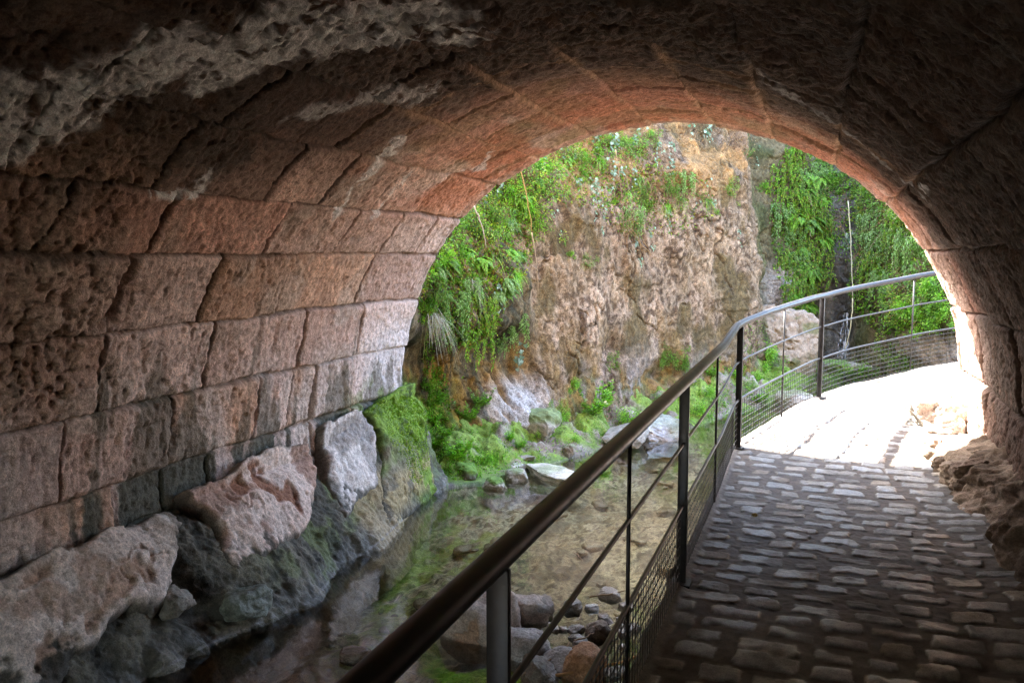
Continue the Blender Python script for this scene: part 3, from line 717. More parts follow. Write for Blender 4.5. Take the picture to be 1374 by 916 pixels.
def build_cliff():
    ts = np.concatenate([np.arange(0, CT(3.6, 14.8), .0185), np.arange(CT(3.6, 14.8), _cs[-1], .12)]).astype(np.float32)
    zs = np.concatenate([np.arange(-1.6, 4.6, .02), np.linspace(4.6, 9, 24)]).astype(np.float32)
    T, Z = np.meshgrid(ts, zs, indexing='ij')
    cx = np.interp(ts, _cs, CLIFF[:, 0]); cy = np.interp(ts, _cs, CLIFF[:, 1])
    k = np.ones(25) / 25; pad = lambda a: np.convolve(np.r_[np.full(12, a[0]), a, np.full(12, a[-1])], k, 'valid')
    sx, sy = pad(cx), pad(cy); dx, dy = np.gradient(sx, ts), np.gradient(sy, ts); L = np.hypot(dx, dy); nx, ny = dy / L, -dx / L
    b1 = fbm2(T * .55, Z * .5, 3, 600); b2 = fbm2(T * 1.7 + .5 * b1, Z * 1.3, 4, 601); b3 = fbm2(T * 6, Z * 4, 4, 602); b4 = fbm2(T * 22, Z * 16, 3, 603)
    stre = fbm2(T * 9, Z * 1.6, 3, 604)
    left = sst(tB + .1, tB - .3, T)
    face = sst(tB - .3, tB + .2, T) * sst(tC + .1, tC - .1, T)
    b5 = fbm2(T * 45, Z * 40, 2, 605); ck = sst(.05, 0, np.abs(fbm2(T * 1.3 + .2 * Z, Z * .9, 4, 606))) * sst(-.3, .2, b2); ck2 = sst(.06, 0, np.abs(fbm2(T * 1.0, Z * 3.2, 4, 607))) * sst(0, .3, b1 + .3 * b3); d = .12 * b1 + .10 * b2 * (1 - .4 * face) + .014 * b3 * (1 + 2 * left) + .011 * b4 + .008 * b5 + .018 * stre - .06 * ck - .035 * ck2 + .03 * sst(.0, .12, fbm2(T * .7, Z * 2.2, 4, 608))
    g = lambda t0, z0, wt, wz: np.exp(-((T - t0) / wt) ** 2 - ((Z - z0) / wz) ** 2)
    d += left * (.35 * sst(.45, .8, Z) * sst(2.6, 1.2, Z) - .18 * sst(.6, .3, Z) * sst(-.7, -.3, Z))     # overhanging lip, hollow below
    d += .42 * g(CT(-3.95, 10.9), -.45, .62, .36)                        # pale nose of rock low down
    d += face * .30 * np.exp(-((T - (tB + .9)) / .9) ** 2) * sst(2.9, 2.1, Z)         # swelling of the big face
    d -= .22 * g(CT(-3.0, 12.7), .15, .22, .35) + .2 * g(CT(-2.3, 13.6), -.35, .5, .3)
    d -= .35 * face * sst(2.5, 3.4, Z - .5 * (T - tB) / (tC - tB))
    d -= .12 * g(tC - .35, 2.55, .12, .14)
    wf = np.exp(-((T - tE) / .28) ** 2); d -= .25 * wf
    d += .35 * sst(tF, tF + 1.5, T) * np.exp(-((Z - .9) / 1.0) ** 2)
    d += .35 * g(CT(-.7, 17.9), .9, .45, .5)
    d += sst(-.2, -1.3, Z) * .25
    lean = .07 * np.maximum(Z, 0) + .15 * np.maximum(Z - 2.8, 0) ** 1.25
    lean = (lean + left * .2 * np.maximum(Z - 1.4, 0)) * sst(.8, tA + .2, T)
    low = sst(CT(2.6, 15.3), CT(4.2, 14.7), T); lean = lean + low * 3.0 * np.maximum(Z - .9, 0)
    off = d - lean
    lf = sst(CT(-2.3, 13.6), CT(-3.3, 12.2), T); off = off - lf * 1.5 * np.maximum(Z - 3.8, 0); Zr = np.where(Z > .9, .9 + (Z - .9) * (1 - .8 * low), Z); Zr = np.where(Z > 3.8, 3.8 + (Zr - 3.8) * (1 - .92 * lf), Zr)
    P = np.stack([cx[:, None] + nx[:, None] * off, cy[:, None] + ny[:, None] * off, Zr + .06 * b3], -1)
    # colours
    c = np.zeros(P.shape, np.float32) + np.array((.27, .19, .125), np.float32)
    pale = sst(-.25, .35, fbm2(T * 2.2, Z * 1.2, 4, 610)); spk = fbm2(T * 16, Z * 13, 5, 611, .7)
    c = mixc(c, (.46, .32, .215), face * (.35 + .6 * pale) * sst(3.0, 2.2, Z + .4 * b2)); c = mixc(c, (.085, .048, .026), face * .85 * sst(-.05, .3, spk))
    c = mixc(c, (.13, .09, .035), face * .9 * sst(-.05, .4, fbm2(T * 1.4, Z * 1.0, 4, 612)))
    c = mixc(c, (.44, .37, .34), face * .7 * sst(.5, -.5, Z) * pale); c = mixc(c, (.34, .21, .08), face * .5 * sst(.1, .45, fbm2(T * 2.6, Z * 1.5, 5, 614)) * (.35 + .65 * sst(.9, .1, Z)))
    top = sst(2.2, 3.0, Z + .3 * b2 - .3 * (T - tB) / (tC - tB))
    c = mixc(c, (.07, .045, .03), .7 * np.maximum(ck, ck2)); c = mixc(c, (.38, .215, .085), .95 * top * face * sst(-.4, .3, fbm2(T * 2, Z * 3, 4, 613))); c = mixc(c, (.11, .105, .03), .75 * top * sst(-.1, .35, b3) * sst(tB + 2.2, tB + .5, T))
    c = mixc(c, (.17, .12, .055), left * .85); c = mixc(c, (.36, .18, .035), left * .9 * sst(-.15, .35, b2 + .3 * b3) * sst(.7, .3, Z))
    c = mixc(c, (.055, .05, .025), left * .85 * sst(.05, .4, stre + .4 * b3)); c = mixc(c, (.15, .24, .02), left * .8 * sst(tA + .9, tA + .2, T) * sst(.2, -.3, Z + .4 * stre))
    nose = np.exp(-(((T - CT(-3.95, 10.9)) / .62) ** 2 + ((Z + .42) / .36) ** 2) ** 2)
    c = mixc(c, (.56, .52, .50), .95 * nose * sst(-.9, -.2, b3)); c = mixc(c, (.2, .16, .13), nose * .7 * sst(.25, .5, spk))
    c = mixc(c, (.055, .055, .06), .85 * np.exp(-((T - (tA - .25)) / .12) ** 2) * sst(1.0, .6, Z))
    gul = sst(tC + .05, tC + .3, T)
    c = mixc(c, (.16, .125, .06), gul * .9); c = mixc(c, (.06, .075, .02), gul * .7 * sst(-.2, .4, b2))
    c = mixc(c, (.22, .205, .19), wf * .9); c = mixc(c, (.06, .055, .05), wf * .7 * sst(-.1, .3, stre))
    c = mixc(c, (.45, .37, .31), .95 * np.exp(-(((T - CT(-.75, 17.85)) / .55) ** 2 + ((Z - .85) / .62) ** 2) ** 2))
    c = mixc(c, (.46, .39, .32), .9 * sst(tF + .6, tF + 1.4, T) * sst(.55, .2, Z + .3 * b2))
    c = mixc(c, (.10, .14, .025), .8 * sst(-.1, -.5, Z + .35 * b2) * sst(.3, -.1, nose) * sst(-.4, .2, b3))
    c = mixc(c, (.30, .16, .05), .7 * face * sst(.05, -.35, Z + .3 * b2) * sst(0, .3, b3))
    c = c * (.84 + .20 * b3 + .15 * b4)[..., None]
    wet = np.maximum(wf, np.exp(-((T - (tA - .25)) / .14) ** 2)) * .95
    o = grid_obj('cliff', P, M_cliff, c, wet)
    tag(o, 'tall pale and ochre gorge cliff hung with ferns and ivy, across the stream', 'cliff', kind='structure')
    return P
CP = build_cliff()
print('cliff', round(time.time() - T0, 1))
def _bvh(P, st):
    P = P[::st, ::st]; return BVHTree.FromPolygons([Vector(map(float, v)) for v in P.reshape(-1, 3)], grid_quads(P.shape[0], P.shape[1]).tolist())
CB = _bvh(CP, 4)
_gx, _gy = np.meshgrid(np.arange(-6, 4, .08), np.arange(3, 19.5, .08), indexing='ij')
_gz = np.maximum(ground_z(_gx.astype(np.float32), _gy.astype(np.float32))[0], water_level(_gy) - .03)
GB = _bvh(np.stack([_gx, _gy, _gz], -1), 1)
MBV = _bvh(GRIDS[-1], 3)
def hit(px, py, ground=True):
    d = ray(px, py); o = Vector((0, 0, EYE)); best = None
    for b in ((CB, GB, MBV) if ground else (CB,)):
        loc, n, i, dist = b.ray_cast(o, d)
        if loc is not None and (best is None or dist < best[2]):
            if n.dot(d) > 0: n = -n
            best = (loc, n, dist)
    return best

# ------------------------------------------------------------------ plants
def leaves(base, dirv, nrm, ln, wd, fold=.25, tipfrac=.45):
    """folded diamond leaves; all arrays (n,3)/(n,)"""
    n = len(base); dirv = dirv / (np.linalg.norm(dirv, axis=1)[:, None] + 1e-9)
    side = np.cross(dirv, nrm); side /= (np.linalg.norm(side, axis=1)[:, None] + 1e-9); up = np.cross(side, dirv)
    ln = np.broadcast_to(ln, (n,))[:, None]; wd = np.broadcast_to(wd, (n,))[:, None]
    mid = base + dirv * ln * tipfrac
    V = np.stack([base, mid + side * wd / 2 + up * wd * fold, base + dirv * ln - up * ln * .12, mid - side * wd / 2 + up * wd * fold], 1)
    i = np.arange(n)[:, None] * 4
    T = np.concatenate([i + [[0, 1, 2]], i + [[0, 2, 3]]])
    return V.reshape(-1, 3), T

class Leafy:
    def __init__(s, seed): s.V = []; s.T = []; s.C = []; s.n = 0; s.r = np.random.default_rng(seed)
    def add(s, V, T, c):
        s.V.append(V); s.T.append(T + s.n); s.n += len(V); s.C.append(c)
    def leafset(s, base, dirv, nrm, ln, wd, cols, fold=.25):
        V, T = leaves(base, dirv, nrm, ln, wd, fold)
        k = s.r.integers(0, len(cols), len(base)); c = np.array(cols, float)[k] * (.7 + .6 * s.r.random((len(base), 1)))
        s.add(V, T, np.repeat(c, 4, 0))
    def stem(s, pts, r, col):
        m = MB(); m.tube(pts, r, 4, cap=False); V = np.vstack(m.V); Q = np.vstack(m.Q)
        s.add(V, np.vstack([Q[:, [0, 1, 2]], Q[:, [0, 2, 3]]]), np.tile(np.array(col, float), (len(V), 1)))
    def mesh(s, name, mat, smooth=False):
        o = mesh_obj(name, np.vstack(s.V), T=np.vstack(s.T), mat=mat, col=np.vstack(s.C), smooth=smooth)
        me = o.data; bpy.data.objects.remove(o); return me

G_BRIGHT = [(.19, .42, .03), (.26, .50, .05), (.12, .29, .03), (.36, .52, .08)]
G_MID = [(.12, .26, .03), (.16, .34, .04), (.24, .38, .07), (.07, .15, .02)]
G_PALE = [(.25, .40, .12), (.38, .50, .24), (.18, .33, .07), (.10, .20, .03)]
G_IVY = [(.14, .22, .13), (.22, .30, .21), (.07, .14, .06), (.30, .38, .28)]
G_YEL = [(.40, .40, .06), (.28, .36, .04), (.15, .28, .03)]
BROWN = [(.22, .13, .06), (.30, .19, .09), (.14, .08, .04), (.26, .2, .12)]
def unit(r, n): v = r.normal(size=(n, 3)); return v / np.linalg.norm(v, axis=1)[:, None]

# each plant is built about size 1, wall behind it at -y, facing +y, z up
def m_fern(seed, cols, nf=16, up=.55, droop=1.1, name='fern'):
    s = Leafy(seed); r = s.r
    for f in range(nf):
        az = math.radians(r.uniform(-85, 85)); L = r.uniform(.35, .6); u = up * r.uniform(.5, 1.3)
        t = np.linspace(0, 1, 17); dh = np.array([math.sin(az), math.cos(az), 0])
        pts = dh * (L * t)[:, None] + np.array([0, 0, 1.0]) * (L * (u * t - droop * r.uniform(.7, 1.2) * t * t))[:, None] + np.array([r.uniform(-.1, .1), 0, r.uniform(-.1, .1)])
        s.stem(pts[::4], .003, (.10, .12, .03))
        tn = np.gradient(pts, axis=0); tn /= np.linalg.norm(tn, axis=1)[:, None]; sd = np.cross(tn, [0, 0, 1]); sd /= np.linalg.norm(sd, axis=1)[:, None] + 1e-9
        nr = np.cross(sd, tn)
        w = L * .27 * np.sin(PI * np.clip(t * .93 + .07, 0, 1) ** .75) + .006
        k = slice(1, None); tt = np.linspace(0.04, 1, 30)
        B = np.stack([np.interp(tt, t, pts[:, i]) for i in range(3)], 1); TN = np.stack([np.interp(tt, t, tn[:, i]) for i in range(3)], 1)
        SD = np.stack([np.interp(tt, t, sd[:, i]) for i in range(3)], 1); NR = np.stack([np.interp(tt, t, nr[:, i]) for i in range(3)], 1); W = np.interp(tt, t, w)
        for sg in (1, -1):
            s.leafset(B, SD * sg + TN * .45 - NR * .15 + .1 * unit(r, len(tt)), NR, W, .024 + W * .12, cols, .1)
    return s.mesh(name, M_leaf)

def m_bush(seed, cols, n=700, ln=(.05, .10), hang=.3, flat=.5, ball=1.0, name='bush', mat=None):
    s = Leafy(seed); r = s.r
    K = 16; cen = r.normal(size=(K, 3)) * np.array([.28, .10, .24]) * ball; cen[:, 1] = abs(cen[:, 1]) + .02
    kk = r.integers(0, K, n); o = unit(r, n) * (r.random((n, 1)) ** .4) * .15
    p = cen[kk] + o; p[:, 1] = np.abs(p[:, 1])
    dv = o / .15 + np.array([0, .8, -hang]) + .5 * unit(r, n)
    s.leafset(p, dv, np.array([0, .6, 1.0]) + .5 * unit(r, n), r.uniform(*ln, n), r.uniform(ln[0] * .5, ln[1] * .55, n), cols)
    for k in range(K): s.stem([(0, -.05, -.1), cen[k] * .5 + [0, .0, -.06], cen[k]], .004, (.09, .06, .03))
    return s.mesh(name, mat or M_leaf)

def m_herb(seed, cols, ns=9, name='herb'):
    s = Leafy(seed); r = s.r
    for k in range(ns):
        a = r.uniform(0, 2 * PI); H = r.uniform(.35, .75); t = np.linspace(0, 1, 9); b = np.array([math.cos(a) * .12, abs(math.sin(a)) * .10, -.1])
        ln = np.array([math.cos(a) * .35, abs(math.sin(a)) * .35, 1.0]) * H; pts = b + ln * t[:, None] + np.array([math.cos(a), math.sin(a), 0]) * (.12 * t * t)[:, None]
        s.stem(pts[::2], .006, (.12, .17, .04))
        m = 26; tt = r.uniform(.15, 1, m); B = b + ln * tt[:, None] + np.array([math.cos(a), math.sin(a), 0]) * (.12 * tt * tt)[:, None]
        th = r.uniform(0, 2 * PI, m); dv = np.stack([np.cos(th), np.sin(th), r.uniform(.1, .9, m)], 1)
        s.leafset(B, dv, np.array([0, 0, 1.0]) + .2 * unit(r, m), .18 * (1.25 - .7 * tt), .055, cols, .2)
    return s.mesh(name, M_leaf)

def m_hang(seed, cols, n=1500, name='hanging_plant', ln=.05, L=1.0):
    """a curtain of fine drooping sprays"""
    s = Leafy(seed); r = s.r
    for k in range(34):
        x0 = r.uniform(-.42, .42); z0 = r.uniform(-.3, .45) * L; q = r.uniform(.2, .6) * L; t = np.linspace(0, 1, 10)
        out = r.uniform(.08, .3); pts = np.stack([x0 + r.uniform(-.15, .15) * t, .02 + out * np.sin(t * PI * .7), z0 + .12 * np.sin(t * PI) - q * t * t], 1)
        s.stem(pts[::3], .0025, (.10, .09, .03)); m = n // 34; tt = r.random(m)
        B = np.stack([np.interp(tt, t, pts[:, i]) for i in range(3)], 1) + .02 * unit(r, m)
        dv = unit(r, m) * .8 + np.array([0, .4, -.9]); s.leafset(B, dv, np.array([0, 1, .5]) + .4 * unit(r, m), ln * r.uniform(.6, 1.3, m), ln * .55, cols)
    return s.mesh(name, M_leaf)

def ivy_leaf_add(s, p, d, n, size, col):
    d = d / np.linalg.norm(d); sd = np.cross(d, n); sd /= np.linalg.norm(sd); up = np.cross(sd, d)
    out = [(0, 0), (.30, -.12), (.50, .18), (.30, .32), (.34, .62), (.12, .60), (0, 1.0), (-.12, .60), (-.34, .62), (-.30, .32), (-.50, .18), (-.30, -.12)]
    V = [p + size * (sd * a + d * b + up * (.10 * abs(a) - .12 * b * b)) for a, b in out]; V.append(p + size * (d * .35 - up * .03))
    T = [(12, i, (i + 1) % 12) for i in range(12)]; s.add(np.array(V), np.array(T), np.tile(col, (13, 1)))

def m_ivy(seed, n=34, L=1.0, sz=.07, spread=.22, cols=G_IVY, name='ivy'):
    s = Leafy(seed); r = s.r
    for v in range(3 if spread > .1 else 1):
        t = np.linspace(0, 1, 14); x = r.uniform(-spread, spread) + np.cumsum(r.normal(size=14)) * .03; pts = np.stack([x, .03 + .03 * np.sin(t * 9 + v), .5 * L - L * t * r.uniform(.6, 1)], 1)
        s.stem(pts, .0045, (.16, .10, .05))
        for k in range(n // (3 if spread > .1 else 1)):
            q = r.random(); B = np.array([np.interp(q, t, pts[:, i]) for i in range(3)]) + np.array([r.normal() * .05, .02, r.normal() * .02])
            d = np.array([r.normal() * .5, .35, -1 + r.normal() * .3]); nn = np.array([r.normal() * .3, 1, .45])
            ivy_leaf_add(s, B, d, nn, sz * r.uniform(.6, 1.25), np.array(cols[r.integers(len(cols))]) * r.uniform(.7, 1.25))
    return s.mesh(name, M_ivy)

def m_grass(seed, cols, n=120, droop=1.2, name='grass_tuft', mat=None, w=.010):
    s = Leafy(seed); r = s.r
    for k in range(n):
        az = r.uniform(-PI * .55, PI * .55); L = r.uniform(.25, .6); t = np.linspace(0, 1, 6); dh = np.array([math.sin(az), math.cos(az), 0]) * r.uniform(.3, 1)
        pts = np.array([r.normal() * .08, 0, r.normal() * .05]) + dh * (L * t)[:, None] + np.array([0, 0, 1]) * (L * (r.uniform(.2, .9) * t - droop * r.uniform(.5, 1.2) * t * t))[:, None]
        sd = np.cross(pts[-1] - pts[0], [0, 0, 1]); sd = sd / (np.linalg.norm(sd) + 1e-9); wd = w * (1 - t) + .0015
        V = np.concatenate([pts + sd * wd[:, None], pts - sd * wd[:, None]]); i = np.arange(5)
        T = np.concatenate([np.stack([i, i + 1, i + 6], 1), np.stack([i + 1, i + 7, i + 6], 1)])
        s.add(V, T, np.tile(np.array(cols[r.integers(len(cols))]) * r.uniform(.7, 1.3), (12, 1)))
    return s.mesh(name, mat or M_leaf)

def m_twigs(seed, n=26, name='dry_stems', L=.8):
    s = Leafy(seed); r = s.r
    for k in range(n):
        p = np.array([r.uniform(-.4, .4), .02, r.uniform(-.2, .4)]); d = unit(r, 1)[0] * [1, .4, .6] + [0, .3, -.5]; pts = [p]
        for j in range(7): d = d + unit(r, 1)[0] * .5 + [0, 0, -.12]; d /= np.linalg.norm(d); p = p + d * L * .09; p[1] = max(p[1], 0); pts.append(p)
        s.stem(pts, .004 * r.uniform(.5, 1.5), BROWN[r.integers(4)])
    m = 80; s.leafset(np.stack([r.uniform(-.4, .4, m), r.uniform(.02, .15, m), r.uniform(-.5, .4, m)], 1), unit(r, m), unit(r, m), .05, .03, BROWN)
    return s.mesh(name, M_dry)

MESH = {
    'fern': [m_fern(1, G_BRIGHT), m_fern(2, G_MID), m_fern(3, G_PALE, 20, .4, 1.3)],
    'leafy_bush': [m_bush(4, G_MID, 1000, (.035, .075)), m_bush(5, G_BRIGHT, 1000, (.035, .075)), m_bush(6, G_YEL + G_MID, 900, (.03, .07))],
    'herb': [m_herb(7, G_BRIGHT), m_herb(8, G_BRIGHT + G_PALE, 12)],
    'hanging_plant': [m_hang(9, G_PALE), m_hang(10, G_MID + BROWN[:1]), m_hang(11, G_BRIGHT + G_YEL + [(.16, .10, .05)], 1700, ln=.055)],
    'ivy': [m_ivy(12), m_ivy(13, 46, 1.0, .085), m_ivy(14, 20, 1.2, .075, .03)],
    'grass_tuft': [m_grass(15, G_BRIGHT), m_grass(16, [(.42, .38, .28), (.5, .46, .36), (.3, .28, .16)], 140, 1.7, mat=M_dry, w=.006), m_grass(18, G_YEL + G_MID, 110, 1.4)],
    'dry_stems': [m_twigs(17), m_twigs(19, 34)],
}
print('plant meshes', round(time.time() - T0, 1))
_prng = np.random.default_rng(77)
def plant(kind, var, px, py, size, label, group=None, cat=None, roll=0, flip=None, sz=None, ground=False, lift=0):
    h = hit(px, py)
    if h is None: return None
    loc, n, dist = h
    me = MESH[kind][var]
    o = bpy.data.objects.new(kind, me); COL.objects.link(o)
    nh = Vector((n.x, n.y, 0))
    if nh.length < .2: d = ray(px, py); nh = Vector((-d.x, -d.y, 0))
    nh.normalize(); tilt = .5 * max(-.3, min(.8, n.z))
    ang = math.atan2(nh.y, nh.x) - PI / 2
    s = size * _prng.uniform(.92, 1.08)
    sx = s * (-1 if (_prng.random() < .5 if flip is None else flip) else 1)
    o.matrix_world = (Matrix.Translation(loc - nh * .02 + Vector((0, 0, lift))) @ Matrix.Rotation(ang, 4, 'Z') @ Matrix.Rotation(roll + _prng.uniform(-.15, .15), 4, 'Y') @ Matrix.Diagonal((sx, s, s if sz is None else sz, 1)))
    tag(o, label, cat or kind.replace('_', ' '), group); return o

def patch(kind, vars_, pts, size, label, group, jitter=10, cat=None, **k):
    for i, p in enumerate(pts):
        sc = size * (p[2] if len(p) > 2 else 1) * _prng.uniform(.75, 1.3)
        plant(kind, vars_[i % len(vars_)], p[0] + _prng.uniform(-jitter, jitter), p[1] + _prng.uniform(-jitter, jitter), sc, label, group, cat, **k)

# --- the overgrown slope beside the tunnel mouth
gA = 'greenery on the slope beside the tunnel mouth'
patch('hanging_plant', [0, 2, 0, 1], [(600, 425), (640, 450), (668, 455, .8), (588, 395, .8), (625, 400), (655, 415), (690, 440, .7), (575, 415, .7), (610, 445, .8)], .50, 'pale green spray hanging over the ochre hollow beside the tunnel mouth', gA, 6)
patch('fern', [1, 0, 2], [(610, 360), (650, 345), (675, 370), (700, 335, .8), (640, 385), (590, 360, .8), (690, 395, .8), (625, 345), (660, 395), (605, 385), (680, 345)], .33, 'dark green fern halfway up the slope beside the tunnel mouth', gA, 8)
patch('leafy_bush', [0, 2, 1], [(625, 300), (650, 280), (672, 255), (700, 240), (640, 325), (690, 285), (668, 312), (715, 265), (735, 225), (605, 330), (708, 305, .8), (590, 345, .7)], .66, 'leafy tangle high on the slope close under the arch', gA, 8)
patch('fern', [0, 2], [(700, 265), (725, 245), (755, 215), (680, 300)], .36, 'feathery fern high on the slope close under the arch', gA, 6)
plant('ivy', 1, 738, 222, .8, 'glossy blue-green ivy trailing at the top of the slope under the arch', cat='ivy')
plant('ivy', 1, 664, 268, .55, 'small ivy with silvery leaves just under the arch beside a hanging root', cat='ivy')
plant('ivy', 0, 672, 405, .45, 'few large silvery ivy leaves over the dark fern clump', cat='ivy')
plant('ivy', 2, 682, 500, .95, 'thin string of pale round leaves hanging down the ochre hollow', cat='ivy', sz=.95)
plant('grass_tuft', 1, 582, 425, .7, 'whitish dry grass tuft hanging beside the edge of the arch', cat='grass tuft')
plant('grass_tuft', 1, 635, 380, .55, 'silvery grass tuft combed flat in the middle of the ferny slope', cat='grass tuft')
plant('leafy_bush', 1, 568, 410, .42, 'bright yellow-green sprig against the edge of the arch', cat='bush')
plant('grass_tuft', 2, 665, 345, .6, 'long yellow-green grass drooping among ferns above the pale face', cat='grass tuft')
plant('grass_tuft', 0, 690, 370, .6, 'bright arching grass at the edge of the pale rock face', cat='grass tuft')
# --- bright plants at the foot of the slope
gB = 'bright herbs at the foot of the ochre hollow'
patch('herb', [1, 0], [(590, 545), (600, 585), (625, 560), (628, 600), (650, 540, .8), (608, 620), (575, 520, .8), (580, 600)], .36, 'bright leafy herb growing out of wet moss under the ochre hollow', gB, 5)
patch('herb', [0, 1], [(685, 590), (700, 600, .8)], .30, 'small herb on the bank below the white rock nose', gB, 3)
patch('leafy_bush', [1], [(665, 610), (632, 635), (650, 620), (725, 585), (740, 570), (780, 590)], .30, 'low bright cushion plant on the stream bank under the cliff', 'cushion plants on the bank', 6)
# --- big face
gC = 'scrub on the top of the big pale face'
patch('leafy_bush', [0, 2, 0], [(800, 205), (830, 190), (855, 210), (780, 235), (770, 205), (880, 185)], .55, 'scrubby bush on the soil above the big pale face', gC, 8)
patch('ivy', [1, 0], [(785, 255), (800, 280, .7), (812, 200), (850, 195), (845, 245), (875, 215)], .62, 'ivy trail creeping over the soil above the big pale face', gC, 6)
plant('ivy', 1, 940, 188, .75, 'dense blue-green ivy clump hanging from the top of the pale face', cat='ivy')
patch('hanging_plant', [1, 0], [(870, 265), (850, 290), (895, 250), (925, 250, .7)], .5, 'wispy green growth in the middle of the pale face top', gC, 8)
patch('dry_stems', [0, 1], [(830, 225), (880, 215), (920, 200), (960, 200), (900, 255), (985, 195), (770, 225), (850, 300), (950, 235)], .75, 'tangle of dry brown stems above the big pale face', 'dry tangles above the face', 8)
plant('leafy_bush', 0, 848, 300, .42, 'dark green tuft on the pale face under the ivy', cat='bush')
plant('leafy_bush', 2, 980, 255, .40, 'yellow-green tuft beside a small hole in the pale face', cat='bush')
plant('leafy_bush', 1, 1022, 248, .36, 'bright tuft on the corner edge of the pale face', cat='bush')
plant('leafy_bush', 0, 783, 352, .32, 'lone green tuft on bare rock in the middle of the pale face', cat='bush')
plant('leafy_bush', 1, 763, 340, .18, 'tiny bright sprig on bare rock next to the lone tuft', cat='bush')
plant('ivy', 2, 858, 340, .7, 'thin ivy strand hanging down the pale face', cat='ivy')
plant('leafy_bush', 0, 893, 475, .42, 'dark green clump at the foot of the pale face above the handrail', cat='bush')
plant('leafy_bush', 0, 915, 480, .40, 'second dark clump at the foot of the pale face, touching the handrail', cat='bush')
plant('leafy_bush', 0, 822, 490, .40, 'dark tuft over a small cave at the foot of the pale face', cat='bush')
patch('ivy', [2, 0, 2], [(800, 300), (905, 300), (880, 320, .8), (930, 290), (990, 330, .6), (755, 300, .7), (960, 260), (905, 225), (820, 240), (775, 225), (1015, 215)], .55, 'thin trailing strand straggling down the big pale face', 'strands trailing down the face', 8)
patch('grass_tuft', [2, 0], [(765, 240), (800, 225), (860, 240), (890, 270), (915, 275), (870, 180), (945, 270), (840, 265)], .42, 'wispy grass tuft growing from the soil over the pale face', 'grass wisps above the face', 8)
patch('leafy_bush', [2, 0, 1], [(905, 245, .7), (935, 265, .6), (960, 285, .5), (865, 275, .8), (1005, 200, .7), (820, 275, .6), (755, 545, .8), (740, 545, .6), (775, 520, .7), (1000, 470, .6), (960, 490, .7)], .38, 'small loose green cluster caught on the pale rock face', 'small clusters on the face', 8)
# --- bank plants beyond the rail
plant('herb', 0, 808, 545, .62, 'big bright leafy herb clump on the bank by the cave', cat='herb')
plant('herb', 1, 795, 555, .5, 'broad low herb clump beside the biggest one on the bank', cat='herb')
plant('leafy_bush', 1, 752, 560, .4, 'green cushion climbing the ochre rock near the bank herbs', cat='bush')
gD = 'low greenery on the far bank behind the railing'
patch('leafy_bush', [1, 0], [(850, 560), (875, 545), (940, 520), (960, 535), (975, 555), (1000, 525), (1015, 500), (1045, 520), (1060, 540), (1000, 560), (930, 545), (1085, 560)], .42, 'low leafy plant on the bank seen through the railing', gD, 8)
patch('grass_tuft', [0], [(895, 565), (905, 580), (915, 560)], .55, 'bright green grass tuft on the rock at the water edge', 'grass at the water edge', 5)
patch('herb', [1, 0], [(950, 505), (985, 510), (1020, 540)], .42, 'leafy herb standing on the bank behind the railing', gD, 6)
# --- the green curtain and the gully
gE = 'fern curtain in the gully'
patch('fern', [0, 1, 0], [(x, y) for y in range(205, 420, 30) for x in (1050, 1073, 1096) if not (y > 390 and x > 1080) and (x * 7 + y * 3) % 5 != 0], .55, 'bright fern in the dense curtain right behind the corner of the pale face', gE, 14)
patch('hanging_plant', [2, 0, 2], [(1062, 215), (1085, 240), (1090, 275), (1100, 310), (1065, 330), (1100, 355), (1075, 380), (1095, 235), (1050, 250), (1070, 275), (1055, 300), (1080, 320), (1050, 350), (1075, 355), (1060, 400)], .62, 'soft drooping greenery in the fern curtain of the gully', gE, 6)
gF = 'bushes beyond the cascade'
patch('hanging_plant', [0, 2, 0, 0], [(1165, 300), (1195, 300), (1180, 330), (1210, 325), (1225, 350), (1175, 365), (1240, 335), (1190, 385)], .68, 'pale feathery bush hanging beyond the cascade, above the handrail', gF, 7)
patch('leafy_bush', [0, 2, 1], [(1140, 255), (1160, 265), (1125, 235), (1180, 275), (1150, 290, .7), (1240, 385), (1255, 400), (1200, 415), (1230, 420), (1105, 225), (1215, 285), (1260, 420)], .75, 'leafy shrub in the gully beyond the cascade', gF, 7)
patch('dry_stems', [0, 1], [(1120, 290), (1150, 250), (1200, 290), (1230, 400), (1170, 340), (1215, 340), (1190, 260)], .9, 'dry hanging stems in the gully near the cascade', 'dry stems in the gully', 6)
patch('ivy', [1], [(1120, 215), (1145, 335)], .8, 'ivy hanging in the gully beside the cascade', 'ivy in the gully', 5)
patch('leafy_bush', [1, 0], [(1060, 415), (1040, 440), (1035, 475), (1050, 495), (1130, 500), (1110, 520), (1170, 500), (1215, 475), (1090, 500), (1075, 470)], .5, 'mossy tuft on the rocks of the upper stream behind the railing', 'tufts on the upper stream rocks', 5)

